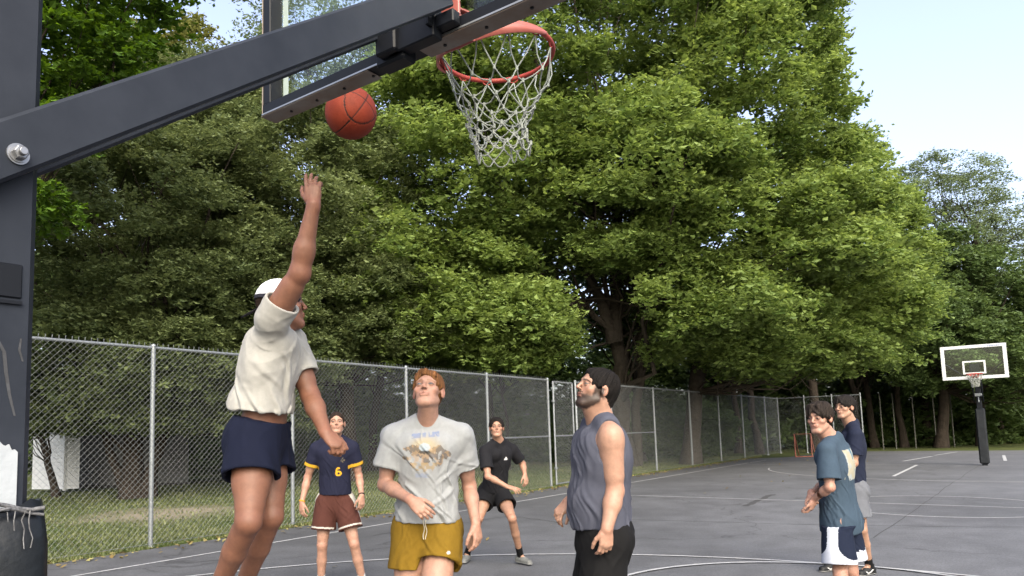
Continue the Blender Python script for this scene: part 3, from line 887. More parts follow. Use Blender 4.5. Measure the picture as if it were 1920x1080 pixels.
# ------------------------------------------------------------------ shed
M_SIDING = mat('white_siding', (0.66, 0.69, 0.72), 0.7, noise=(6, 0.15))
M_SHADESIDE = mat('shaded_siding', (0.17, 0.17, 0.165), 0.8, noise=(3, 0.35))  # tree shade on the long white wall, put into a darker siding colour
M_ROOF = mat('dark_shingles', (0.05, 0.05, 0.052), 0.9, noise=(12, 0.4))
def shed():
    root = empty('garden_shed', G(230, 24), 'white sided shed under the left trees beyond the fence', 'shed')
    def lap_wall(name, p, q, h0, h1, out, mm=None):
        p = np.array(p); q = np.array(q); d = (q - p) / np.linalg.norm(q - p)
        n = np.array([-d[1], d[0], 0]); n = n if n @ out > 0 else -n
        V = []; F = []; k = int((h1 - h0) / 0.1)
        for i in range(k):
            z = h0 + (h1 - h0) * i / k; z2 = h0 + (h1 - h0) * (i + 1) / k; o = len(V)
            for c in (p, q):
                V += [c + ZU * z - n * 0.1, c + ZU * z + n * 0.022, c + ZU * z2 + n * 0.004, c + ZU * z2 - n * 0.1]
            F += [(o + 1, o + 5, o + 6, o + 2), (o, o + 4, o + 5, o + 1), (o + 3, o + 2, o + 6, o + 7), (o, o + 1, o + 2, o + 3), (o + 4, o + 7, o + 6, o + 5)]
        m = MB(); m.add(V, F); return m.build(name, mm or M_SIDING, root)
    A = G(146, 24.3); B_ = G(352, 24.6); front = np.array([0, -1.0, 0])
    C1 = G(60, 23.1); C2 = G(120, 22.7); C3 = G(148, 22.9)
    lap_wall('wall', A, B_, 0.1, 2.4, front, M_SHADESIDE)
    lap_wall('wall', B_, B_ + np.array([-1.6, 3.2, 0]), 0.1, 2.4, np.array([1.0, 0, 0]), M_SHADESIDE)
    lap_wall('porch_wall', C1, C2, 0.1, 2.3, front)
    lap_wall('porch_wall', C2, C3, 0.1, 2.3, np.array([1.0, -.3, 0]))
    m = MB(); m.tube([C2 + ZU * 0.05, C2 + ZU * 2.3], 0.05, 4, smooth=False); m.build('corner_trim', M_SIDING, root)
    m = MB()
    L_, R_ = C1 + np.array([-.4, -.3, 0]), B_ + np.array([0.5, -.4, 0])
    dpt = np.array([0.2, 3.8, 0])
    m.add([L_ + ZU * 2.35, R_ + ZU * 2.4, R_ + dpt / 2 + ZU * 3.3, L_ + dpt / 2 + ZU * 3.3, R_ + dpt + ZU * 2.4, L_ + dpt + ZU * 2.4,
           L_ + ZU * 2.27, R_ + ZU * 2.32, R_ + dpt + ZU * 2.32, L_ + dpt + ZU * 2.27], [(0, 1, 2, 3), (3, 2, 4, 5), (6, 9, 8, 7), (0, 6, 7, 1), (5, 4, 8, 9), (1, 7, 8, 4, 2), (0, 3, 5, 9, 6)])
    m.build('roof', M_ROOF, root)
    m = MB(); m.box((A + B_) / 2 + ZU * 0.05 + np.array([0, 0.15, 0]), *(lambda d: (d, np.array([-d[1], d[0], 0]), ZU))((B_ - A) / np.linalg.norm(B_ - A)), (np.linalg.norm(B_ - A), 0.16, 0.12)); m.build('foundation', mat('foundation', (0.1, 0.095, 0.09), 0.9, noise=(5, 0.4)), root)
shed()

# ------------------------------------------------------------------ trees
M_BARK = mat('bark', (0.075, 0.06, 0.048), 0.95, noise=(5, 0.6), bump=(14, 1.0, 0.05), spec=0.1)
M_BARK2 = mat('pale_bark', (0.10, 0.083, 0.066), 0.95, noise=(6, 0.5), bump=(14, 1.0, 0.04), spec=0.1)
M_MAPLE = leaf_mat('maple_leaf', (0.080, 0.138, 0.030), (0.33, 0.43, 0.125), 0.50)
M_OLIVE = leaf_mat('olive_leaf', (0.062, 0.092, 0.034), (0.235, 0.285, 0.11), 0.42)
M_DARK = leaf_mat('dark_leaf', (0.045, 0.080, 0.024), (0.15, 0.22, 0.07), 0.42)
M_GREY = leaf_mat('grey_leaf', (0.10, 0.14, 0.065), (0.26, 0.33, 0.17), 0.45)

def fibonacci(n):
    i = np.arange(n) + 0.5
    ph = np.arccos(1 - 2 * i / n); th = math.pi * (1 + 5 ** 0.5) * i
    return np.c_[np.cos(th) * np.sin(ph), np.sin(th) * np.sin(ph), np.cos(ph)]

def crown_mesh(name, lobes, leaf, rs, bough=1.3, per=46, leaves=15, inner=0.35, droop=0.35, skip=None, flat=0.55, shade=0.0, cover=1.0):
    """lobes: list of (centre, rx, rz).  Boughs sit through the envelope's outer zone, each carries sprays of leaves."""
    Bc = []; Bn = []
    for li, (c, rx, rz) in enumerate(lobes):
        c = np.array(c)
        n = max(6, int(cover * 5.2 * (rx * rx * 0.6 + rx * rz * 0.6) / (bough * bough)))
        d = fibonacci(n) + rs.randn(n, 3) * 0.16
        d /= np.linalg.norm(d, axis=1)[:, None]
        rad = np.where(rs.rand(n) < inner, 0.45 + 0.4 * rs.rand(n), 0.86 + 0.2 * rs.rand(n))
        p = c + d * rad[:, None] * [rx, rx, rz]
        keep = np.ones(n, bool)
        for lj, (c2, rx2, rz2) in enumerate(lobes):
            if lj == li: continue
            e = ((p - c2) / [rx2, rx2, rz2]); keep &= (e ** 2).sum(1) > 0.5
        if skip is not None: keep &= ~skip(p)
        Bc.append(p[keep]); Bn.append(d[keep])
    Bc = np.concatenate(Bc); Bn = np.concatenate(Bn)
    nb = len(Bc)
    # sprays within boughs
    S = rs.randn(nb, per, 3); S /= np.linalg.norm(S, axis=2)[..., None]
    S *= (rs.rand(nb, per, 1) ** 0.45)
    br = bough * (0.65 + 0.7 * rs.rand(nb, 1, 1))
    off = S * br * np.array([1, 1, flat])
    # droop towards the outside
    outw = (off[..., :2] * Bn[:, None, :2]).sum(-1)
    off[..., 2] -= droop * np.clip(outw, 0, None)
    sp = Bc[:, None] + off
    btint = rs.rand(nb, 1)
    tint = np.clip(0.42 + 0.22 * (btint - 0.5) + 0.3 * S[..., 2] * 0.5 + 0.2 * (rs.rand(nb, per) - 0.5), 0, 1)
    sp = sp.reshape(-1, 3); tint = tint.reshape(-1)
    if skip is not None:
        k = ~skip(sp); sp = sp[k]; tint = tint[k]
    ns = len(sp)
    q = rs.randn(ns, leaves, 3) * np.array([0.26, 0.26, 0.10]) * (bough * 0.55)
    tl = rs.randn(ns, 1, 2) * 0.35
    q[..., 2] += (q[..., :2] * tl).sum(-1)
    ctr = (sp[:, None] + q).reshape(-1, 3)
    n = len(ctr)
    nrm = np.c_[rs.randn(n, 2) * 0.55, np.ones(n)] ; nrm[:, :2] += np.repeat(Bn[:, :2], 1, 0).mean(0) * 0
    nrm /= np.linalg.norm(nrm, axis=1)[:, None]
    an = rs.rand(n) * 6.283
    t = np.c_[np.cos(an), np.sin(an), np.zeros(n)]
    t -= nrm * (t * nrm).sum(1)[:, None]; t /= np.linalg.norm(t, axis=1)[:, None]
    u = np.cross(nrm, t)
    s = leaf * (0.45 + 1.1 * rs.rand(n) ** 1.3)[:, None]
    V = np.stack([ctr - t * s, ctr - u * s * 0.62 - nrm * s * 0.2, ctr + t * s, ctr + u * s * 0.62 - nrm * s * 0.2], 1).reshape(-1, 3)
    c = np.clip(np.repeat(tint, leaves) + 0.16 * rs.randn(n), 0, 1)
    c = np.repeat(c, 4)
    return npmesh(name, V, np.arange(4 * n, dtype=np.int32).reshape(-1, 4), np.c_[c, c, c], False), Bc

def limb_path(p, q, rs, n=6, sag=0.12, w=0.08):
    p = np.array(p); q = np.array(q); L = np.linalg.norm(q - p)
    out = []
    for i in range(n + 1):
        t = i / n
        o = rs.randn(3) * w * L * 0.35 * math.sin(math.pi * t)
        out.append(p + (q - p) * t + ZU * sag * L * math.sin(math.pi * t) * (-0.5) + o)
    return out
def tree(name, label, base, trunk_top, r, lobes, leafm, leaf, seed, barkm=None, group=None, cat='tree', nlimb=16, limb_r=0.10, stems=None, **kw):
    rs = np.random.RandomState(seed)
    root = empty(name, base, label, cat, group)
    me, Bc = crown_mesh('crown', lobes, leaf, rs, **kw)
    link('crown', me, leafm, root)
    m = MB()
    base = np.array(base, float)
    stems = stems or [(base, np.array(trunk_top, float), r)]
    tops = []
    for (p, q, rr) in stems:
        p = np.array(p, float); q = np.array(q, float)
        pts = limb_path(p, q, rs, 8, 0, 0.03)
        rad = [rr * (1.35 if i == 0 else 1 - 0.5 * i / 8) for i in range(9)]
        m.tube(pts, rad, 14)
        tops.append((pts, rad))
    idx = rs.permutation(len(Bc))
    for k in idx[:nlimb * 5]:
        pts, rad = tops[rs.randint(len(tops))]
        i = 3 + rs.randint(6)
        i = min(i, 8)
        b = Bc[k]
        if b[2] < pts[i][2] - 1.5: i = 3
        rr = min(limb_r * (1 if rs.rand() < 0.25 else 0.45), rad[i] * 0.8)
        lp = limb_path(pts[i], b, rs, 6, 0.15, 0.1)
        m.tube(lp, [rr * (1 - 0.85 * j / 6) for j in range(7)], 7)
        for j in (3, 4):
            e = lp[j] + rs.randn(3) * [0.9, 0.9, 0.5] * kw.get('bough', 1.3)
            m.tube(limb_path(lp[j], e, rs, 3, 0.1, 0.1), [rr * 0.3, rr * 0.2, rr * 0.12, rr * 0.05], 5)
    m.build('trunk', barkm or M_BARK, root)
    return root

def E_(px, py, z, rx, rz=None): return (P(px, py, z), rx, rz or rx)
def in_px(p, x0, x1, y0, y1, zmax):
    x, y, z = proj(p)
    return (x > x0) & (x < x1) & (y > y0) & (y < y1) & (z < zmax)
# the great maple
def skip_m(p):
    x, y, z = proj(p)
    low = (p[:, 2] < 3.3)
    w = (np.abs(x - 1140) < 45 + (700 - y) * 0.1) & (y > 510) & (y < 705) & (z < 27.0)
    right = x > np.interp(y, [0, 130, 260, 400, 480], [1575, 1575, 1650, 1700, 1775]) + 26 * vnoise(p * 2.2, 3) * 2
    return low | w | right
b0 = W(27.0, -12.3)
g0_ = b0.copy()
st = [(b0, P(1150, 560, 27.4), 0.42), (P(1152, 640, 27.3), P(1075, 420, 27.0), 0.24), (P(1152, 640, 27.3), P(1165, 330, 27.5), 0.25), (b0 + [0.45, 0.3, 0], P(1195, 420, 28.2), 0.2), (P(1152, 600, 27.3), P(1300, 420, 27.5), 0.17), (P(1150, 620, 27.3), P(1000, 500, 26.5), 0.14)]
tree('maple_tree', 'great spreading maple with bright green crown in the middle, behind the near rim', b0, P(1150, 560, 27.4), 0.4,
     [E_(1130, 60, 27, 7.0, 6.5), E_(870, 340, 25.5, 4.3, 3.7), E_(790, 505, 24, 3.0, 2.1), E_(930, 130, 25.5, 3.8, 3.4), E_(1380, 190, 27, 5.0, 5.5), E_(1420, 430, 26, 4.6, 3.4), E_(1290, 560, 24.5, 3.4, 1.9), E_(940, 610, 24, 3.2, 1.3), E_(1120, 330, 24, 4.2, 2.8), E_(1480, 30, 27.5, 2.4, 3)],
     M_MAPLE, 0.088, 11, stems=st, nlimb=15, limb_r=0.12, bough=1.15, per=44, leaves=22, inner=0.3, droop=0.45, skip=skip_m, cover=1.0, barkm=M_BARK2)
# second maple on the right
b1 = G(1296, 29.2)
def skip_2(p):
    x, y, z = proj(p)
    return (p[:, 2] < 3.2) | (x > np.interp(y, [0, 260, 330, 400, 480], [1575, 1640, 1690, 1730, 1775]) + 30 * vnoise(p * 2.2, 3) * 2) | ((np.abs(x - 1297) < 25) & (y > 690) & (z < 30))
tree('maple_tree', 'tall maple with yellow green boughs on the right, trunk just behind the far fence', b1, P(1310, 520, 30), 0.36,
     [E_(1560, 500, 29, 3.9, 2.8), E_(1630, 590, 28.5, 2.3, 1.6), E_(1480, 640, 28, 3.2, 1.3), E_(1560, 360, 31, 3.0, 2.4), E_(1400, 640, 27.5, 2.5, 1.2)],
     M_MAPLE, 0.09, 12, nlimb=12, limb_r=0.1, bough=1.05, per=40, leaves=20, inner=0.3, droop=0.5, skip=skip_2, barkm=M_BARK2)
# dark olive trees to the left beyond the shed
def skip_l(p): return p[:, 2] < 1.75
tb = W(10.48, -18.9)
st = [(tb, tb + [-0.3, 0.4, 5.5], 0.30), (tb + [0.25, 0, 0], tb + [1.5, 0.6, 5.0], 0.17), (tb + [-.2, 0, 0.2], tb + [-1.9, 0.2, 4.2], 0.14), (tb + [0.35, 0.2, 0], tb + [0.7, 0.9, 5.0], 0.16), (tb + [0, 0, .9], tb + [-1.3, -.4, 2.9], 0.07)]
tree('cedar_elm_tree', 'many stemmed dark tree in front of the shed behind the left fence', tb, None, 0.3,
     [E_(230, 420, 21, 4.6, 3.6), E_(380, 600, 20, 3.4, 2.2), E_(150, 660, 18.5, 2.5, 1.6), E_(300, 690, 19, 2.6, 1.1), E_(200, 775, 19.5, 2.1, 0.6), E_(330, 790, 21, 2.3, 0.6), E_(430, 740, 20.5, 2.0, 1.3), E_(300, 250, 22, 3.0, 2.2)],
     M_OLIVE, 0.058, 21, stems=st, nlimb=18, limb_r=0.07, bough=0.8, per=36, leaves=26, inner=0.35, droop=0.5, skip=skip_l)
b3 = G(660, 24.5)
tree('elm_tree', 'dark olive tree behind the raised arm of the jumping man', b3, P(640, 420, 25), 0.28,
     [E_(560, 400, 24, 4.2, 3.4), E_(640, 560, 23.5, 3.2, 2.4), E_(480, 300, 25, 3.4, 3.0), E_(760, 600, 26, 2.0, 1.8), E_(480, 600, 22, 2.8, 1.6)],
     M_OLIVE, 0.062, 22, nlimb=22, limb_r=0.07, bough=0.85, per=36, leaves=24, inner=0.4, droop=0.55, skip=skip_l)
b4 = G(330, 31)
tree('elm_tree', 'yellowish tree topping the left treeline under the open sky', b4, P(350, 250, 31), 0.3,
     [E_(330, 170, 30, 2.9, 2.6), E_(250, 220, 29, 3.0, 2.8), E_(400, 230, 31, 2.6, 2.4), E_(200, 330, 28, 4, 3)],
     leaf_mat('yellow_leaf', (0.09, 0.11, 0.03), (0.27, 0.28, 0.085), 0.4), 0.085, 23, nlimb=12, limb_r=0.08, bough=0.95, per=34, leaves=15, skip=skip_l)
b5 = G(640, 36)
tree('poplar_tree', 'thin leaved pale tree seen through the near glass backboard', b5, P(640, 180, 36), 0.25,
     [E_(640, 60, 35, 4.4, 4.0), E_(760, 190, 35, 3.4, 3.4), E_(540, 160, 36, 2.4, 2.6), E_(840, 60, 36, 3.4, 4.5), E_(470, 180, 37, 2.0, 1.6)],
     M_GREY, 0.075, 24, nlimb=22, limb_r=0.07, bough=1.0, per=24, leaves=12, inner=0.5, skip=skip_l, cover=0.62)
# near maple bough hanging in from the left
b6 = G(-260, 12.5)
tree('maple_tree', 'near maple reaching in from the left beside the steel pole', b6, b6 + [1.0, 0.5, 6.8], 0.25,
     [E_(120, 60, 13, 1.5, 1.3), E_(150, -80, 13, 1.8, 1.5), E_(60, 190, 12.8, 1.0, 0.7), E_(235, 90, 13.5, 0.55, 0.45), E_(70, 385, 13, 0.55, 0.25), E_(-150, 60, 13, 2.4, 2.4)],
     leaf_mat('near_maple_leaf', (0.045, 0.10, 0.012), (0.16, 0.29, 0.035), 0.45), 0.062, 25, nlimb=16, limb_r=0.05, bough=0.5, per=26, leaves=11, inner=0.4, droop=0.5, skip=lambda p: p[:, 2] < 3, cover=0.85)
# right background
b7 = G(1840, 41)
tree('willow_tree', 'thin grey green tree showing sky between its branches at the right edge', b7, P(1830, 420, 42), 0.22,
     [E_(1725, 350, 42, 2.2, 2.0), E_(1825, 360, 42, 2.2, 2.3), E_(1905, 430, 41, 1.7, 1.6), E_(1770, 450, 42, 2.8, 2.0), E_(1950, 480, 40, 1.6, 1.6)],
     M_GREY, 0.06, 26, nlimb=26, limb_r=0.05, bough=0.85, per=26, leaves=12, inner=0.6, droop=0.7, skip=skip_l, cover=0.9)
b8 = G(1765, 40)
def skip_r(p):
    x, y, z = proj(p)
    return (p[:, 2] < 1.6)
tree('oak_tree', 'dense dark green tree behind the far hoop', b8, P(1780, 560, 40), 0.3,
     [E_(1815, 560, 39, 2.9, 2.8), E_(1750, 640, 37.5, 2.6, 2.3), E_(1870, 640, 38, 2.6, 1.8), E_(1740, 520, 39, 2.6, 2.6), E_(1930, 680, 38, 2.5, 2.0)],
     M_DARK, 0.10, 27, nlimb=12, limb_r=0.1, bough=0.95, per=34, leaves=14, inner=0.35, droop=0.5, skip=skip_r)
# trunks standing in the shade of the wood at the far end
specs = [(1612, 41.5, 0.2), (1640, 43, 0.22), (1696, 42, 0.2), (1742, 44, 0.25), (1770, 42, 0.12), (1806, 45, 0.2), (1878, 44, 0.16), (1425, 38, 0.2), (1530, 38, 0.28), (1205, 33, 0.16), (1385, 40, 0.18), (955, 29, 0.07), (930, 33, 0.15), (700, 31, 0.2), (430, 28, 0.2)]
labs = ['slim', 'straight', 'dark']
places = ['just right of the back boy in navy', 'left of the first thin bare post', 'between two thin bare posts left of the far hoop', 'left of the pole of the far hoop, thickest there', 'thin and close beside the far hoop pole', 'behind the far hoop pole', 'right of the far hoop at the picture edge',
          'behind the mesh left of the court corner', 'behind the red goal frame', 'behind the fence right of the man in the tank top', 'behind the fence between two far posts', 'thin, beyond the fence above the man in black', 'beyond the fence left of the man in black', 'beyond the fence right of the number six player', 'beyond the fence left of the jumping man']
for i, (px, z, r) in enumerate(specs):
    g = G(px, z); top = g + np.array([np.random.RandomState(i).uniform(-.6, .6), 0.3, 8.0])
    rs = np.random.RandomState(100 + i)
    lob = [(top + [0, 0, 0.5], 2.6, 2.2), (top + [1.0, 0.5, -1.8], 2.0, 1.3)]
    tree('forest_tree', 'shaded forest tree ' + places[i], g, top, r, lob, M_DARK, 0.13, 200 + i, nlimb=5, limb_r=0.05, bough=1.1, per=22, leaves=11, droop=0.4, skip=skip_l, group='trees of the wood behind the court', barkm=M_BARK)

b9 = G(106, 20.6)
tree('leaning_tree', 'small dark tree leaning left in front of the white shed corner', b9, G(66, 20.6, 2.6), 0.11, [(G(50, 20.6, 3.2), 1.4, 0.8)], M_OLIVE, 0.058, 61, nlimb=6, limb_r=0.03, bough=0.6, per=30, leaves=18, skip=skip_l)
# the wood behind, one mass, and its undergrowth
def wood():
    rs = np.random.RandomState(77)
    lob = []
    for i in range(34):
        px = -250 + i * 72 + rs.uniform(-25, 25)
        z = 47 + rs.uniform(-3, 4) if px > 900 else 38 + rs.uniform(-3, 3)
        top = 5.4 if px > 1500 else (7.0 if px > 700 else 9.5)
        for h in (1.6, top * 0.55, top):
            g = G(px + rs.uniform(-15, 15), z, h + rs.uniform(-.5, .5))
            lob.append((g, 3.1 if px > 900 else 2.9, 2.0))
    me, _ = crown_mesh('wood', lob, 0.17, rs, bough=1.5, per=26, leaves=11, inner=0.2, skip=lambda p: p[:, 2] < 0.0)
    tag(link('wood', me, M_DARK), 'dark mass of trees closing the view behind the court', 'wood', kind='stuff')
    lob = []
    for i in range(30):
        px = 330 + i * 40 + rs.uniform(-20, 20)
        z = 36 + rs.uniform(-3, 3) if px > 700 else 33
        if 1340 < px: continue
        g = G(px, z, 0.9 + rs.uniform(-.3, .6)); lob.append((g, 1.6, 1.3))
    for i in range(9):
        g = G(1560 + i * 45, 44.5 + rs.uniform(-.6, 1), 0.5); lob.append((g, 1.3, 0.9))
    me, _ = crown_mesh('undergrowth', lob, 0.10, rs, bough=0.8, per=26, leaves=11, inner=0.2, skip=lambda p: p[:, 2] < 0.0)
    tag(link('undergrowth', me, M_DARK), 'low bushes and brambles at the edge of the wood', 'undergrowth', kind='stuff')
wood()
# ------------------------------------------------------------------ people: smooth implicit bodies meshed with surface nets
def nrm(v):
    v = np.asarray(v, float); return v / (np.linalg.norm(v) + 1e-12)
def frame(f, u=ZU):
    """columns right, forward, up for forward f"""
    f = nrm(f); u = np.asarray(u, float); u = nrm(u - f * (u @ f)); r = np.cross(f, u)
    return np.stack([r, f, u], 1)
I3 = np.eye(3)
def cap(a, b, ra, rb, k=0.02, clip=None, sq=None, sub=False):
    """tapered capsule; sq=(axis, factor) narrows the section along an axis"""
    return dict(t='c', a=np.asarray(a, float), b=np.asarray(b, float), ra=ra, rb=rb, k=k, clip=clip, sq=sq, sub=sub)
def ell(c, r, R=I3, k=0.02, clip=None, sub=False):
    return dict(t='e', c=np.asarray(c, float), r=np.asarray(r, float) * np.ones(3), R=np.asarray(R, float), k=k, clip=clip, sub=sub)
def prim_bbox(p):
    if p['t'] == 'c':
        r = max(p['ra'], p['rb'])
        return np.minimum(p['a'], p['b']) - r, np.maximum(p['a'], p['b']) + r
    ext = np.abs(p['R']) @ p['r']
    return p['c'] - ext, p['c'] + ext
def prim_dist(p, X):
    if p['t'] == 'c':
        a, b = p['a'], p['b']
        if p['sq'] is not None:
            ax, f = p['sq']; ax = nrm(ax)
            X = X + (f - 1) * ((X - a) @ ax)[..., None] * ax
            b = b + (f - 1) * ((b - a) @ ax) * ax
        ab = b - a; L = ab @ ab + 1e-12
        t = np.clip(((X - a) @ ab) / L, 0, 1)
        d = np.sqrt((((X - a) - t[..., None] * ab) ** 2).sum(-1)) - (p['ra'] + (p['rb'] - p['ra']) * t)
        if p['sq'] is not None: d = d / (1 + 0.35 * (p['sq'][1] - 1))
    else:
        Y = (X - p['c']) @ p['R']
        k0 = np.sqrt(((Y / p['r']) ** 2).sum(-1)); k1 = np.sqrt(((Y / p['r'] ** 2) ** 2).sum(-1)) + 1e-9
        d = k0 * (k0 - 1) / k1
    if p['clip']:
        for (q, n) in p['clip']:
            d = np.maximum(d, (X - q) @ nrm(n))
    return d
def surfnet(prims, h, lo=None, hi=None):
    bb = [prim_bbox(p) for p in prims if not p['sub']]
    L = np.min([b[0] for b in bb], 0) - 3 * h; H = np.max([b[1] for b in bb], 0) + 3 * h
    if lo is not None: L = np.maximum(L, lo)
    if hi is not None: H = np.minimum(H, hi)
    n = np.ceil((H - L) / h).astype(int) + 1
    xs = [L[i] + h * np.arange(n[i]) for i in range(3)]
    D = np.full(n, 1.0, np.float32)
    for p in prims:
        a, b = prim_bbox(p); m = p['k'] + 3 * h
        i0 = np.maximum(np.floor((a - m - L) / h).astype(int), 0); i1 = np.minimum(np.ceil((b + m - L) / h).astype(int) + 1, n)
        if (i1 <= i0).any(): continue
        s = tuple(slice(i0[j], i1[j]) for j in range(3))
        X = np.stack(np.meshgrid(*[xs[j][s[j]] for j in range(3)], indexing='ij'), -1)
        d = prim_dist(p, X).astype(np.float32); k = p['k']
        o = D[s]
        if p['sub']:
            e = -d
            hh = np.clip(0.5 - 0.5 * (o - e) / k, 0, 1); D[s] = o * (1 - hh) + e * hh + k * hh * (1 - hh)
        else:
            hh = np.clip(0.5 + 0.5 * (o - d) / k, 0, 1); D[s] = o * (1 - hh) + d * hh - k * hh * (1 - hh)
    ins = D < 0
    c = ins[:-1, :-1, :-1].astype(np.int8)
    tot = np.zeros(c.shape, np.int8)
    offs = [(i, j, k) for i in (0, 1) for j in (0, 1) for k in (0, 1)]
    for (i, j, k) in offs:
        tot += ins[i:n[0] - 1 + i, j:n[1] - 1 + j, k:n[2] - 1 + k]
    act = (tot > 0) & (tot < 8)
    idx = np.argwhere(act)
    cid = np.full(act.shape, -1, np.int64); cid[act] = np.arange(len(idx))
    cv = np.stack([D[idx[:, 0] + o[0], idx[:, 1] + o[1], idx[:, 2] + o[2]] for o in offs], 1)
    acc = np.zeros((len(idx), 3)); cnt = np.zeros(len(idx))
    for e0 in range(8):
        for e1 in range(e0 + 1, 8):
            df = np.array(offs[e1]) - np.array(offs[e0])
            if np.abs(df).sum() != 1: continue
            m = (cv[:, e0] < 0) != (cv[:, e1] < 0)
            t = np.where(m, cv[:, e0] / (cv[:, e0] - cv[:, e1] + 1e-12), 0)
            pt = np.array(offs[e0])[None] + t[:, None] * df[None]
            acc += pt * m[:, None]; cnt += m
    V = (idx + acc / cnt[:, None]) * h + L
    Fs = []
    for ax in range(3):
        a1, a2 = (ax + 1) % 3, (ax + 2) % 3
        s0 = [slice(1, -1)] * 3; s1 = [slice(1, -1)] * 3
        s0[ax] = slice(0, -1); s1[ax] = slice(1, None)
        A = ins[tuple(s0)]; B = ins[tuple(s1)]
        q = np.argwhere(A != B)
        if not len(q): continue
        fl = A[q[:, 0], q[:, 1], q[:, 2]]
        g = q.copy(); g[:, a1] += 1; g[:, a2] += 1
        def cidx(d1, d2):
            w = g.copy(); w[:, a1] += d1; w[:, a2] += d2
            return cid[w[:, 0], w[:, 1], w[:, 2]]
        c0, c1, c2, c3 = cidx(-1, -1), cidx(0, -1), cidx(0, 0), cidx(-1, 0)
        F = np.stack([c0, c1, c2, c3], 1); F[~fl] = F[~fl][:, ::-1]
        Fs.append(F[(F >= 0).all(1)])
    F = np.concatenate(Fs)
    return V, F
def vnormals(V, F):
    N = np.zeros_like(V)
    fn = np.cross(V[F[:, 2]] - V[F[:, 0]], V[F[:, 3]] - V[F[:, 1]])
    for j in range(4): np.add.at(N, F[:, j], fn)
    return N / (np.linalg.norm(N, axis=1)[:, None] + 1e-12)
def smooth(V, F, it=1, lam=0.5):
    for _ in range(it):
        S = np.zeros_like(V); C = np.zeros(len(V))
        for j in range(4):
            a, b = F[:, j], F[:, (j + 1) % 4]
            np.add.at(S, a, V[b]); np.add.at(C, a, 1); np.add.at(S, b, V[a]); np.add.at(C, b, 1)
        V = V * (1 - lam) + lam * S / C[:, None]
    return V
def keepfaces(V, F, fn):
    k = fn(V[F].mean(1)); F = F[k]
    u, inv = np.unique(F, return_inverse=True)
    return V[u], inv.reshape(F.shape)
def lerp(a, b, t): return np.asarray(a, float) * (1 - t) + np.asarray(b, float) * t

M_SKIN = mat('skin', (0.5, 0.3, 0.2), 0.52, noise=(38, 0.26), bump=(260, 0.35, 0.0015), attr=True, spec=0.35)
M_SKIN.node_tree.nodes['Principled BSDF'].inputs['Subsurface Weight'].default_value = 0.06
M_SKIN.node_tree.nodes['Principled BSDF'].inputs['Subsurface Radius'].default_value = (0.02, 0.008, 0.004)
M_SKIN.node_tree.nodes['Principled BSDF'].inputs['Subsurface Scale'].default_value = 0.5
M_CLOTH = mat('cloth', (0.5, 0.5, 0.5), 0.88, noise=(55, 0.12), bump=(420, 0.25, 0.001), attr=True, spec=0.15)
M_HAIR = mat('hair', (0.05, 0.03, 0.02), 0.75, noise=(140, 0.45), bump=(190, 1.0, 0.005), attr=True, spec=0.12)
M_SHOE = mat('shoe', (0.1, 0.1, 0.1), 0.6, noise=(60, 0.15), attr=True, spec=0.3)

def hand_prims(wr, d, palm, thumb, curl, s=1.0, spread=0.12):
    """wr wrist, d direction of the palm, palm = palm normal, thumb = side on which the thumb sits (unit), curl 0..1 (per finger list ok)"""
    d = nrm(d); palm = nrm(palm - d * (np.asarray(palm) @ d)); t = nrm(np.cross(d, palm)); t = t if t @ np.asarray(thumb) > 0 else -t
    P_ = []
    wr = np.asarray(wr, float)
    Rm = np.stack([t, d, palm], 1)
    P_.append(ell(wr + d * 0.048 * s, np.array([0.036, 0.052, 0.0155]) * s, Rm, 0.012))
    P_.append(cap(wr - d * 0.012 * s, wr + d * 0.03 * s, 0.0245 * s, 0.024 * s, 0.015, sq=(palm, 1.35)))
    P_.append(ell(wr + d * 0.035 * s + t * 0.022 * s + palm * 0.008 * s, np.array([0.017, 0.03, 0.015]) * s, Rm, 0.01))
    lens = [0.078, 0.086, 0.080, 0.064]
    cl = curl if hasattr(curl, '__len__') else [curl] * 4
    for i in range(4):
        x = (0.0265 - 0.0175 * i) * s
        base = wr + d * (0.082 - 0.004 * abs(i - 1.2)) * s + t * x
        P_.append(cap(wr + d * 0.03 * s + t * x * 0.7, base, 0.0125 * s, 0.0108 * s, 0.007))
        dd = nrm(d + t * (0.5 - i / 3.0) * spread * 1.6)
        a = cl[i]; q = base; L = lens[i] * s
        ang = 0
        for j, (f, r0, r1) in enumerate([(0.46, 0.0098, 0.0090), (0.30, 0.0090, 0.0082), (0.24, 0.0082, 0.0070)]):
            ang += a * (0.9, 1.35, 0.8)[j] + 0.06
            v = math.cos(ang) * dd + math.sin(ang) * palm
            q2 = q + v * L * f
            P_.append(cap(q, q2, r0 * s, r1 * s, 0.003))
            q = q2
    tb = wr + d * 0.028 * s + t * 0.026 * s + palm * 0.004 * s
    v = nrm(d * 0.75 + t * 0.62 + palm * 0.35); q1 = tb + v * 0.036 * s
    v2 = nrm(d * 0.92 + t * 0.25 + palm * 0.45); q2 = q1 + v2 * 0.03 * s
    v3 = nrm(d * 0.95 + t * 0.05 + palm * 0.5); q3 = q2 + v3 * 0.024 * s
    P_ += [cap(tb, q1, 0.0145 * s, 0.0112 * s, 0.009), cap(q1, q2, 0.0108 * s, 0.0098 * s, 0.003), cap(q2, q3, 0.0098 * s, 0.008 * s, 0.003)]
    return P_

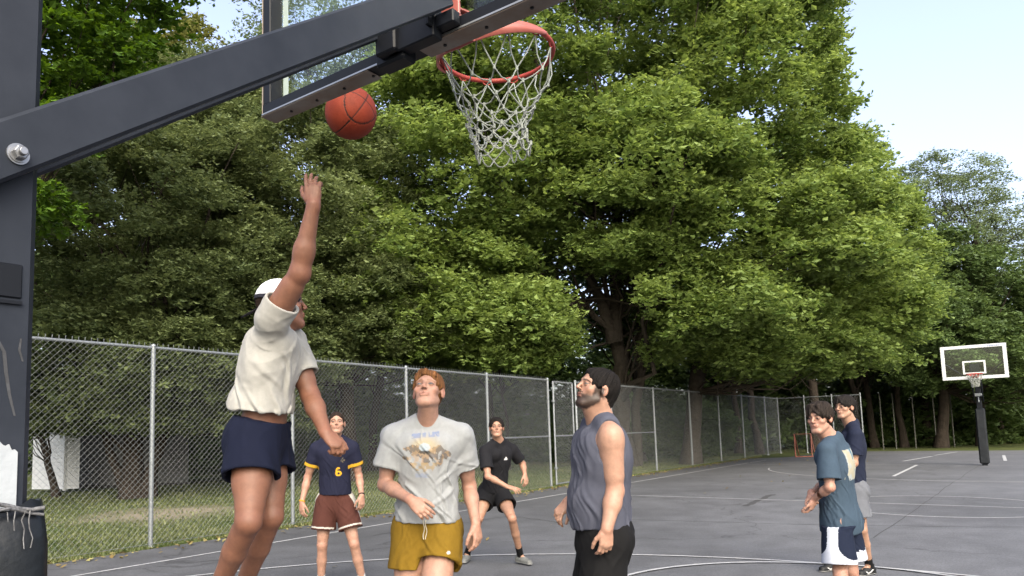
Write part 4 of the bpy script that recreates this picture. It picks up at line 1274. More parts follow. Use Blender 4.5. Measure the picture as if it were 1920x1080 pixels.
def head_prims(c, Rh, s, o):
    def q(x, y, z): return c + Rh @ (np.array([x, y, z]) * s)
    jw = o.get('jaw', 1.0); P_ = []
    e = lambda ctr, r, k, sub=False: P_.append(ell(q(*ctr), np.array(r) * s, Rh, k * s, sub=sub))
    e((0, -0.012, 0.040), (0.074, 0.094, 0.084), 0.02)
    e((0, 0.030, 0.030), (0.064, 0.062, 0.062), 0.02)
    e((0, 0.030, -0.036), (0.0565 * jw, 0.059, 0.066), 0.02)
    e((0, 0.062, -0.088), (0.027 * jw, 0.024, 0.022), 0.018)
    for sx in (-1, 1):
        P_.append(cap(q(sx * 0.051 * jw, 0.000, -0.050), q(sx * 0.022 * jw, 0.062, -0.094), 0.014 * s, 0.014 * s, 0.025 * s))
        e((sx * 0.045, 0.056, -0.016), (0.021, 0.022, 0.018), 0.018)
        P_.append(cap(q(sx * 0.014, 0.088, 0.030), q(sx * 0.046, 0.070, 0.027), 0.0085 * s, 0.006 * s, 0.016 * s))
        e((sx * 0.032, 0.103, 0.008), (0.018, 0.016, 0.0115), 0.008, True)
        e((sx * 0.032, 0.0765, 0.007), (0.0135, 0.0145, 0.0135), 0.002)
        # ear
        P_.append(ell(q(sx * 0.079, -0.008, 0.002), np.array([0.010, 0.019, 0.031]) * s, Rh @ np.array(Matrix.Rotation(sx * 0.3, 3, 'Z') @ Matrix.Rotation(-0.15, 3, 'X')), 0.006 * s))
        e((sx * 0.088, -0.002, 0.004), (0.006, 0.010, 0.018), 0.004, True)
    P_.append(cap(q(0, 0.090, 0.020), q(0, 0.1085, -0.019), 0.0075 * s, 0.0092 * s, 0.010 * s))
    for sx in (-1, 1):
        e((sx * 0.011, 0.099, -0.023), (0.0072, 0.009, 0.007), 0.004)
        e((sx * 0.0065, 0.106, -0.031), (0.0032, 0.0045, 0.004), 0.002, True)
    op = o.get('mouth', 0.0)
    P_.append(cap(q(-0.020, 0.085, -0.0475), q(0.020, 0.085, -0.0475), 0.0062 * s, 0.0062 * s, 0.007 * s))
    P_.append(cap(q(0, 0.0925, -0.0465), q(0, 0.0925, -0.047), 0.0058 * s, 0.0058 * s, 0.008 * s))
    P_.append(cap(q(-0.016, 0.085, -0.059 - op * .5), q(0.016, 0.085, -0.059 - op * .5), 0.0066 * s, 0.0066 * s, 0.006 * s))
    P_.append(cap(q(-0.021, 0.097, -0.053 - op * .25), q(0.021, 0.097, -0.053 - op * .25), (0.0016 + op * .35) * s, (0.0016 + op * .35) * s, 0.002 * s, sub=True))
    return P_

def body_prims(J, s, g, o):
    """J joints; s height scale (1 = 1.83 m), g girth"""
    P_ = []
    sh = nrm(J['shR'] - J['shL']); hp = nrm(J['hipR'] - J['hipL'])
    pel = (J['hipR'] + J['hipL']) / 2 + nrm(J['neck'] - J['hipR'] * .5 - J['hipL'] * .5) * 0.05 * s
    mid = (J['shR'] + J['shL']) / 2
    up = nrm(J['neck'] - pel)
    fw = nrm(np.cross(up, nrm(sh + hp)))          # forward (right x ... ) : up x right = forward
    if fw @ o['fwd'] < 0: fw = -fw
    Rt = np.stack([nrm(np.cross(fw, up)), fw, up], 1)
    Rp = frame(fw, up)
    L = np.linalg.norm(J['neck'] - pel)
    def T(x, y, z): return pel + Rt @ np.array([x, y, z * L])
    P_ += [ell(T(0, 0, 0.0), (0.150 * g * s, 0.108 * g * s, 0.12 * s), Rt, 0.05),
           ell(T(0, 0.005, 0.30), (0.136 * g * s, 0.100 * g * s, 0.15 * s), Rt, 0.05),
           ell(T(0, 0.0, 0.64), (0.158 * g * s, 0.112 * g * s, 0.17 * s), Rt, 0.05),
           ell(T(0, -0.01, 0.84), (0.14 * g * s, 0.085 * g * s, 0.08 * s), Rt, 0.04)]
    if o.get('belly'):
        P_.append(ell(T(0, 0.055, 0.26), (0.12 * g * s, (0.09 + o['belly']) * s, 0.14 * s), Rt, 0.05))
    for k in 'RL':
        sd = nrm(J['sh' + k] - (J['sh' + k] @ up - mid @ up) * up * 0 - mid)
        P_.append(ell(lerp(T(0, 0.085 * g, 0.72), J['sh' + k], 0.38) + fw * 0.02 * s, (0.075 * s, 0.035 * s, 0.06 * s), Rt, 0.03))
        P_.append(cap(J['neck'] + up * 0.005, J['sh' + k] + up * 0.012 * s, 0.050 * s, 0.042 * s * g, 0.035))
        P_.append(cap(lerp(J['sh' + k], T(0, 0, .6), 0.3), lerp(J['sh' + k], T(0, 0, .35), 0.62), 0.055 * s * g, 0.05 * s * g, 0.05))
        a = o.get('arm', 1.0) * s
        S_, E, Wr = J['sh' + k], J['el' + k], J['wr' + k]
        ad = nrm(E - S_)
        P_.append(ell(S_ + ad * 0.03 * s, np.array([0.056, 0.066, 0.056]) * a, frame(ad, fw + up * .01), 0.03))
        P_.append(cap(S_, E, 0.048 * a, 0.0385 * a, 0.025))
        P_.append(cap(lerp(S_, E, 0.35), lerp(S_, E, 0.72), 0.046 * a, 0.043 * a, 0.02))
        fd = nrm(Wr - E)
        P_.append(cap(E, lerp(E, Wr, 0.35), 0.039 * a, 0.0405 * a, 0.02))
        P_.append(cap(lerp(E, Wr, 0.3), Wr, 0.0385 * a, 0.0255 * a, 0.02, sq=None))
        P_.append(ell(E - (nrm(lerp(S_, Wr, .5) - E)) * 0.008 * a, np.array([0.031] * 3) * a, I3, 0.02))
        # leg
        l = o.get('leg', 1.0) * s
        H_, K, A = J['hip' + k], J['kn' + k], J['an' + k]
        td = nrm(K - H_); cd = nrm(A - K)
        bend = nrm(K - lerp(H_, A, 0.5)) if np.linalg.norm(K - lerp(H_, A, 0.5)) > 0.03 else o['fwd']
        if bend @ o['fwd'] < 0: bend = -bend
        P_.append(cap(H_, lerp(H_, K, 0.5), 0.085 * l, 0.074 * l, 0.03))
        P_.append(cap(lerp(H_, K, 0.45), K, 0.074 * l, 0.052 * l, 0.03))
        P_.append(cap(lerp(H_, K, 0.25) + bend * 0.018 * l, lerp(H_, K, 0.8) + bend * 0.012 * l, 0.062 * l, 0.048 * l, 0.02))
        P_.append(ell(J['hip' + k] - fw * 0.045 * s + up * 0.01, (0.075 * s * g, 0.072 * s, 0.08 * s), Rt, 0.04))
        P_.append(ell(K + bend * 0.018 * l, np.array([0.036, 0.036, 0.042]) * l, I3, 0.02))
        P_.append(cap(K, lerp(K, A, 0.4), 0.048 * l, 0.046 * l, 0.02))
        P_.append(cap(lerp(K, A, 0.12) - bend * 0.020 * l, lerp(K, A, 0.5) - bend * 0.014 * l, 0.042 * l, 0.036 * l, 0.025))
        P_.append(cap(lerp(K, A, 0.4), A, 0.046 * l, 0.034 * l, 0.025))
        P_.append(cap(K + bend * 0.01 * l, A + bend * 0.004 * l, 0.036 * l, 0.028 * l, 0.02))
        td_ = J['toe' + k]
        P_.append(cap(A, lerp(A, td_, 0.45) + cd * 0.015, 0.030 * l, 0.024 * l, 0.02))
    # neck
    nk = o.get('neckr', 1.0) * s
    hb = J['head'] + J['Rh'] @ np.array([0, -0.022, -0.055]) * s
    P_.append(cap(J['neck'] - up * 0.03, hb, 0.064 * nk, 0.056 * nk, 0.025))
    P_.append(cap(J['neck'] + fw * 0.02 - up * 0.02, J['head'] + J['Rh'] @ np.array([0, 0.012, -0.085]) * s, 0.047 * nk, 0.040 * nk, 0.02))
    return P_, dict(pel=pel, up=up, fw=fw, Rt=Rt, L=L, T=T, mid=mid)

def paint_head(X, base, o, c, Rh, s):
    Y = (X - c) @ Rh / s
    C = base
    ax, y, z = np.abs(Y[:, 0]), Y[:, 1], Y[:, 2]
    op = o.get('mouth', 0.0)
    def mixc(m, colr):
        nonlocal C
        m = np.clip(m, 0, 1)[:, None]; C = C * (1 - m) + np.array(colr) * m
    # warm cheeks and nose
    mixc(0.30 * np.exp(-(((ax - 0.042) / 0.022) ** 2 + ((z + 0.022) / 0.022) ** 2)) * (y > 0.03), np.array(o['skin']) * [1.15, 0.72, 0.68])
    mixc(0.25 * np.exp(-((ax / 0.014) ** 2 + ((z + 0.018) / 0.02) ** 2)) * (y > 0.085), np.array(o['skin']) * [1.12, 0.72, 0.66])
    mixc(0.35 * (ax > 0.072) * (y < 0.03), np.array(o['skin']) * [1.12, 0.75, 0.7])
    if o.get('beard'):
        b, bc = o['beard']
        n = fbm(X * 90, 3, 2) * 0.5
        lower = np.clip((-0.028 - z + n * 0.02) / 0.022, 0, 1) * np.clip((z + 0.142 + n * .02) / 0.03, 0, 1)
        side = np.clip((ax - 0.044 + n * 0.01) / 0.012, 0, 1) * np.clip((0.05 - y + n * .01) / 0.014, 0, 1) * (z < 0.012)
        m = np.maximum(lower, side) * np.clip((y + 0.014 + n * .01 - np.clip(-0.06 - z, 0, 1) * .7) / 0.012, 0, 1)
        cheek = np.exp(-(((ax - 0.036) / 0.014) ** 2 + ((z + 0.036) / 0.012) ** 2)) * (y > 0.05)
        m = m * (1 - 0.8 * cheek)
        mou = (ax < 0.028) & (z < -0.036) & (z > -0.044) & (y > 0.07)
        m = np.maximum(m, mou * 0.9)
        mixc(m * b, bc)
    lip = (np.clip(1 - np.abs(z + 0.0535 + op * .25) / (0.0125 + op * .3), 0, 1) ** 0.7) * np.clip((0.026 - ax) / 0.005, 0, 1) * (y > 0.07)
    mixc(0.6 * lip, np.array(o['skin']) * [0.95, 0.62, 0.60])
    mixc(0.9 * ((np.abs(z + 0.053 + op * .25) < 0.0013 + op * .3) & (ax < 0.02) & (y > 0.07)), (0.08, 0.03, 0.03))
    # eyes
    ez = z - 0.007; ex = ax - 0.032
    mixc(0.5 * np.exp(-((ex / 0.02) ** 2 + ((ez - 0.003) / 0.012) ** 2)) * (y > 0.05), np.array(o['skin']) * [0.62, 0.5, 0.48])
    eye = (ex / 0.0135) ** 2 + (ez / 0.0048) ** 2
    front = y > 0.07
    mixc((eye < 1) * front * 1.0, (0.13, 0.11, 0.10))
    mixc(((ex ** 2 + ez ** 2) < 0.0058 ** 2) * front * 1.0, o.get('iris', (0.04, 0.025, 0.02)))
    mixc(0.8 * ((eye >= 0.8) & (eye < 1.9) & (ez > 0.0005)) * front, (0.05, 0.03, 0.025))
    mixc(0.2 * ((eye >= 1) & (eye < 2.2)) * front, np.array(o['skin']) * [0.6, 0.45, 0.42])
    # brows
    bz = z - (0.0275 - np.clip(ax - 0.035, 0, 1) * 0.35)
    mixc(o.get('brow_a', 0.8) * ((np.abs(bz) < 0.0042) & (ax > 0.013) & (ax < 0.054)) * (y > 0.05), o.get('brow', (0.04, 0.025, 0.02)))
    # nostrils: shade inside the holes painted as dark spots
    mixc(0.85 * ((Y[:, 0] ** 2 < 0.0110 ** 2) & (ax > 0.003) & (z < -0.0275) & (z > -0.0345) & (y > 0.098)), (0.09, 0.035, 0.03))
    return C

def make_mesh_obj(name, V, F, C, m, parent):
    return link(name, npmesh(name, V, F, C, True), m, parent)

def hair_mesh(J, s, o, h):
    c, Rh = J['head'], J['Rh']; st = o['hair']
    def q(x, y, z): return c + Rh @ (np.array([x, y, z]) * s)
    t = st.get('t', 0.012); P_ = []
    P_.append(ell(q(0, -0.014, 0.043), np.array([0.074 + t, 0.094 + t, 0.084 + t]) * s, Rh, 0.01))
    P_.append(ell(q(0, 0.030, 0.045), np.array([0.064 + t * .8, 0.060 + t * .8, 0.062 + t]) * s, Rh, 0.015))
    back = st.get('back', -0.045)
    P_.append(cap(q(0, -0.055, 0.0), q(0, -0.055, back), (0.050 + t) * s, (0.042 + t * .5) * s, 0.02))
    for sx in (-1, 1):      # sides above the ears
        P_.append(ell(q(sx * 0.058, 0.000, 0.025), np.array([0.020 + t * .9, 0.046, 0.040]) * s, Rh, 0.012))
        P_.append(cap(q(sx * (0.064 + t * .3), 0.024, 0.02), q(sx * (0.066 + t * .2), 0.022, st.get('burn', -0.015)), 0.010 * s, 0.006 * s, 0.006))
    line = st.get('line', 0.060)
    # face opening
    P_.append(ell(q(0, 0.098, line - 0.082), np.array([0.0585, 0.072, 0.082]) * s, Rh, 0.008, sub=True))
    for sx in (-1, 1):
        P_.append(ell(q(sx * 0.090, 0.004, -0.010), np.array([0.030, 0.026, 0.034]) * s, Rh, 0.008, sub=True))
        P_.append(ell(q(sx * 0.07, 0.05, -0.04), np.array([0.03, 0.045, 0.05]) * s, Rh, 0.01, sub=True))
    P_.append(ell(q(0, 0.035, -0.085), np.array([0.09, 0.075, 0.075]) * s, Rh, 0.01, sub=True))
    for (a, b, ra, rb) in st.get('locks', []):
        P_.append(cap(q(*a), q(*b), ra * s, rb * s, 0.008))
    V, F = surfnet(P_, h)
    V = smooth(V, F, 1)
    N = vnormals(V, F); Y = (V - c) @ Rh / s
    az = np.arctan2(Y[:, 0], Y[:, 1] + st.get('whorl', 0.05))
    sp = np.stack([az * 9 + Y[:, 2] * 6, Y[:, 1] * 14, Y[:, 2] * 9], 1)
    am = st.get('amp', 0.004)
    V = V + N * (am * s * (fbm(sp * 1.5, 5, 3) * 1.9 + fbm(np.stack([az * 38, Y[:, 1] * 14, Y[:, 2] * 12], 1), 9, 2) * 1.1))[:, None]
    k = np.clip(0.75 + fbm(np.stack([az * 22, Y[:, 1] * 9, Y[:, 2] * 9], 1), 4, 3) * 0.9, 0.3, 1.5)
    C = np.array(st['col'])[None] * k[:, None]
    return V, F, C

def wrinkle(V, N, amp, T, seed, scale=(1, 1, 1), diag=0.6, nf=60, zr=(-.05, .5), axes=()):
    """cloth folds: ridged noise stretched along the drape, in the garment frame T=(origin,R)"""
    o, R = T
    Y = (V - o) @ R
    sgn = np.sign(Y[:, 0] + 1e-6)
    u = Y[:, 0] * 6 + Y[:, 2] * diag * 5
    a = np.stack([u * 2.0 * scale[0], Y[:, 1] * 6 * scale[1], Y[:, 2] * 2.4 * scale[2]], 1)
    w = fbm(Y * 4.5, seed + 11, 2)
    a = a + w[:, None] * 1.3
    r = 1 - np.abs(vnoise(a, seed)) * 4
    rs = np.random.RandomState(seed * 7 + 3)
    az = np.arctan2(Y[:, 0], Y[:, 1]) * 0.165
    fold = np.zeros(len(V))
    for i in range(nf):
        x0, z0 = rs.uniform(-.52, .52), rs.uniform(zr[0], zr[1])
        low = (z0 - zr[0]) / (zr[1] - zr[0])
        th = diag * rs.uniform(0.35, 1.0) * (1 if rs.rand() < .78 else -1) + rs.randn() * 0.12
        l, w_ = rs.uniform(.05, .13), rs.uniform(.007, .015)
        dx = az - x0; dx = (dx + 0.518) % 1.036 - 0.518; dz = Y[:, 2] - z0
        dx = dx + 0.02 * np.sin(dz * 25 + i)
        par = dx * math.sin(th) + dz * math.cos(th); per = dx * math.cos(th) - dz * math.sin(th)
        fold += (1.35 - low) * rs.uniform(.4, 1.1) * (np.exp(-(per / w_) ** 2) - 0.55 * np.exp(-((per - 1.7 * w_) / w_) ** 2)) * np.exp(-(par / l) ** 2)
    r = r * 0.6 + fold * 1.5
    r2 = fbm(np.stack([Y[:, 0] * 9, Y[:, 1] * 9, Y[:, 2] * 5 + Y[:, 0] * 7], 1), seed + 5, 3)
    # push both faces of the cloth the same way: outwards from the nearest limb axis
    best = np.full(len(V), 9.0); rad = np.zeros_like(V)
    for (a_, b_) in axes:
        ab = b_ - a_; t = np.clip(((V - a_) @ ab) / (ab @ ab), 0, 1); q = V - a_ - t[:, None] * ab; d = np.linalg.norm(q, axis=1)
        m = d < best; best[m] = d[m]; rad[m] = q[m]
    sg = np.where((N * rad).sum(1) >= 0, 1.0, -1.0) if axes else 1.0
    edge = np.clip(np.abs((N * rad).sum(1)) / (best + 1e-6) * 2, 0, 1) if axes else 1.0
    return V + N * (sg * edge * amp * (r * 0.55 + r2 * 1.1))[:, None]

def shirt_mesh(J, B, s, g, o, st, h):
    T, up, fw, Rt, L = B['T'], B['up'], B['fw'], B['Rt'], B['L']
    loose = st.get('loose', 0.03); hem = st.get('hem', -0.02)      # in torso units
    hemn = -up if 'hemn' not in st else nrm(st['hemn'])
    gap = st.get('gap', 0.0)
    clip = [(T(0, 0, hem), hemn)]
    P_ = []
    off = st.get('off', (0, 0))
    t = 0.013
    gx = 0.140 * g * s
    P_.append(ell(T(0, 0.0, 0.66), (0.160 * g * s + t, 0.114 * g * s + t + loose * .2, 0.18 * s), Rt, 0.04, clip=clip))
    P_.append(ell(T(0, -0.01, 0.84), (0.145 * g * s + t, 0.085 * g * s + t, 0.085 * s), Rt, 0.04, clip=clip))
    sqf = st.get('sq', 1.38)
    P_.append(cap(T(0, 0.0, 0.62), T(off[0], 0.008 + off[1], hem - 0.3), gx + t + loose * .3, gx + t + loose + st.get('flare', 0.012), 0.05, clip=clip, sq=(fw, sqf)))
    if o.get('belly'): P_.append(ell(T(0, 0.055, 0.26), (0.12 * g * s + t, (0.09 + o['belly']) * s + t, 0.17 * s), Rt, 0.06, clip=clip))
    for (a, r) in st.get('bulge', []): P_.append(ell(T(*a), r, Rt, 0.05, clip=clip))
    tank = st.get('tank')
    for k in 'RL':
        S_, E = J['sh' + k], J['el' + k]; ad = nrm(E - S_)
        P_.append(ell(lerp(T(0, 0.085 * g, 0.72), S_, 0.38) + fw * 0.02 * s, (0.075 * s + t, 0.035 * s + t, 0.06 * s + t), Rt, 0.03, clip=clip))
        if not tank:
            P_.append(cap(J['neck'] + up * 0.005, S_ + up * 0.012 * s, 0.050 * s + t, 0.044 * s * g + t, 0.035))
            a = o.get('arm', 1.0) * s
            ln = st.get('sleeve', 0.62) if not isinstance(st.get('sleeve', .62), dict) else st['sleeve'][k]
            end = lerp(S_, E, ln); sl = st.get('sloose', 0.016)
            cl = [(end, ad)]
            P_.append(cap(S_ + ad * 0.01, end + ad * 0.03, 0.060 * a + t * .8, 0.050 * a + t + sl, 0.035, clip=cl))
            P_.append(cap(lerp(S_, T(0, 0, .6), 0.3), lerp(S_, T(0, 0, .35), 0.55), 0.055 * s * g + t, 0.05 * s * g + t, 0.05, clip=clip))
        else:
            P_.append(cap(J['neck'] + up * 0.0, lerp(J['neck'], S_, 0.62) + up * 0.012 * s, 0.046 * s + t, 0.045 * s * g + t, 0.03))
            P_.append(cap(lerp(S_, T(0, 0, .55), 0.45), lerp(S_, T(0, 0, .3), 0.62), 0.055 * s * g + t, 0.05 * s * g + t, 0.05, clip=clip))
    # openings
    nk = o.get('neckr', 1.0) * s
    nd = nrm(J['head'] - J['neck'])
    P_.append(cap(J['neck'] + up * 0.045 * s + fw * 0.020 * s, J['neck'] + nd * 0.2 + fw * 0.03, 0.058 * nk, 0.10 * nk, 0.006, sub=True))
    P_.append(ell(J['neck'] + fw * (0.072) * s + up * (0.034 - st.get('vneck', 0.0)) * s, (0.046 * s, 0.045 * s, 0.026 * s), Rt, 0.006, sub=True))
    for k in 'RL':
        S_, E = J['sh' + k], J['el' + k]; ad = nrm(E - S_)
        if tank:
            sd = nrm(S_ - B['mid'])
            P_.append(cap(S_ + sd * 0.048 * s + up * 0.03, S_ + sd * 0.05 * s - up * 0.085 * s, 0.085 * s, 0.078 * s, 0.01, sub=True, sq=(fw, 0.85)))
        else:
            a = o.get('arm', 1.0) * s; ln = st.get('sleeve', 0.62) if not isinstance(st.get('sleeve', .62), dict) else st['sleeve'][k]
            end = lerp(S_, E, ln); sl = st.get('sloose', 0.016)
            P_.append(cap(end - ad * 0.045, end + ad * 0.06, 0.052 * a + sl * .3, 0.050 * a + t + sl - 0.0055, 0.004, sub=True))
    P_.append(cap(T(off[0] * .8, 0.008 + off[1] * .8, hem + st.get('void', 0.05)), T(off[0], 0.008 + off[1], hem - 0.3), gx + t + loose * .6 - 0.011, gx + t + loose + st.get('flare', 0.012) - 0.008, 0.004, sub=True, sq=(fw, sqf)))
    V, F = surfnet(P_, h)
    V = smooth(V, F, 1)
    N = vnormals(V, F)
    V = wrinkle(V, N, st.get('amp', 0.0075), (T(0, 0, 0), Rt), st.get('seed', 1), diag=st.get('diag', 0.6), axes=[(T(0, 0, -.3), T(0, 0, .8))] + ([] if tank else [(J['sh' + k] + nrm(J['el' + k] - J['sh' + k]) * .06, J['el' + k]) for k in 'RL']))
    Y = (V - T(0, 0, 0)) @ Rt; Y[:, 2] /= L
    C = st['paint'](V, Y, B, J)
    return V, F, C

def shorts_mesh(J, B, s, g, o, st, h):
    T, up, fw, Rt, L = B['T'], B['up'], B['fw'], B['Rt'], B['L']
    P_ = []; t = 0.012; ln = st.get('len', 0.5); fl = st.get('flare', 0.03)
    top = st.get('top', 0.16)
    clip = [(T(0, 0, top), up)]
    P_.append(cap(T(0, 0, top + .1), T(0, 0, -0.08), 0.140 * g * s + t, 0.155 * g * s + t, 0.04, clip=clip, sq=(fw, 1.35)))
    for k in 'RL':
        H_, K = J['hip' + k], J['kn' + k]; td = nrm(K - H_)
        l = o.get('leg', 1.0) * s; lk = ln[k] if isinstance(ln, dict) else ln
        end = lerp(H_, K, lk)
        P_.append(ell(J['hip' + k] - fw * 0.050 * s + up * 0.02, (0.085 * s * g + t, 0.08 * s + t, 0.09 * s + t), Rt, 0.07, clip=clip))
        P_.append(cap(H_ + up * 0.02, end + td * 0.05, 0.093 * l + t, 0.082 * l + t + fl, 0.03, clip=[(end, td)] + (clip if top < 0 else [])))
    for k in 'RL':
        H_, K = J['hip' + k], J['kn' + k]; td = nrm(K - H_); l = o.get('leg', 1.0) * s; lk = ln[k] if isinstance(ln, dict) else ln
        end = lerp(H_, K, lk)
        P_.append(cap(end - td * 0.09, end + td * 0.06, 0.080 * l, 0.082 * l + t + fl - 0.0055, 0.004, sub=True))
    P_.append(cap(T(0, 0, top - 0.06), T(0, 0, top + 0.2), 0.136 * g * s, 0.14 * g * s, 0.004, sub=True, sq=(fw, 1.35)))
    V, F = surfnet(P_, h)
    V = smooth(V, F, 1); N = vnormals(V, F)
    V = wrinkle(V, N, st.get('amp', 0.006), (T(0, 0, 0), Rt), st.get('seed', 2) + 30, diag=0.5, scale=(1, 1, .7), nf=46, zr=(-.38, .08), axes=[(T(0, 0, 0), T(0, 0, .3))] + [(J['hip' + k], J['kn' + k]) for k in 'RL'])
    Y = (V - T(0, 0, 0)) @ Rt; Y[:, 2] /= L
    return V, F, st['paint'](V, Y, B, J)

def shoe_mesh(A, toe, s, kind, leg_up):
    fwd = nrm(toe - A); fwd = nrm(fwd - leg_up * (fwd @ leg_up))
    # foot frame: sole plane from ankle/toe positions
    side = nrm(np.cross(fwd, leg_up)); up = nrm(np.cross(side, fwd))
    Rf = np.stack([side, fwd, up], 1)
    heel = A - fwd * 0.045 * s
    def q(x, y, z): return heel + Rf @ (np.array([x, y, z]) * s)
    L = 0.285
    # sole lies at z = -0.085 below the ankle in foot frame, pitched along the foot line
    P_ = []
    zb = st_z = -0.062
    P_.append(cap(q(0, 0.0, zb + 0.02), q(0, 0.10, zb + 0.015), 0.036 * s, 0.036 * s, 0.02))
    P_.append(cap(q(0, 0.10, zb + 0.012), q(0.004, 0.19, zb + 0.004), 0.040 * s, 0.036 * s, 0.02, sq=(up, 1.2)))
    P_.append(cap(q(0, 0.02, zb + 0.03), q(0, 0.13, zb + 0.02), 0.034 * s, 0.03 * s, 0.02))
    P_.append(cap(q(0, 0.035, 0.0), q(0, 0.030, 0.03), 0.040 * s, 0.042 * s, 0.015, clip=[(q(0, 0, 0.022), up)]))
    P_.append(cap(q(0, -0.005, zb - 0.008), q(0.004, 0.195, zb - 0.014), 0.036 * s, 0.038 * s, 0.008, sq=(up, 2.0)))
    cut = q(0, 0, zb - 0.030)
    for p in P_: p['clip'] = (p['clip'] or []) + [(cut, -up)]
    P_.append(cap(q(0, 0.036, 0.005), q(0, 0.030, 0.06), 0.033 * s, 0.035 * s, 0.004, sub=True))
    V, F = surfnet(P_, 0.004)
    Y = (V - heel) @ Rf / s
    C = np.array(kind['col'])[None] * np.ones((len(V), 1))
    C = np.where((Y[:, 2] < zb - 0.012)[:, None], kind['sole'], C)
    lace = (np.abs(Y[:, 0]) < 0.018) & (Y[:, 1] > 0.07) & (Y[:, 1] < 0.14) & ((Y[:, 1] * 110 % 1.0) < 0.5) & (Y[:, 2] > zb + 0.03)
    C = np.where(lace[:, None], kind.get('lace', kind['col']), C)
    if kind.get('tick'):
        x = (Y[:, 1] - 0.03) / 0.125; zc = zb + 0.012 + 0.030 * (x - 0.12) ** 2 * 1.6 + 0.0 
        zc = zb + 0.000 + np.where(x < 0.75, 0.034 * (1 - x / 0.75), 0.018 * (x - .75) / .25)
        w = 0.0085 * np.clip(np.minimum(x * 3, 1) * (1.15 - x * .4), 0, 1)
        m = (x > 0) & (x < 1) & (np.abs(Y[:, 2] - zc) < w) & (np.abs(Y[:, 0]) > 0.018)
        C = np.where(m[:, None], (0.7, 0.7, 0.7), C)
    return V, F, C

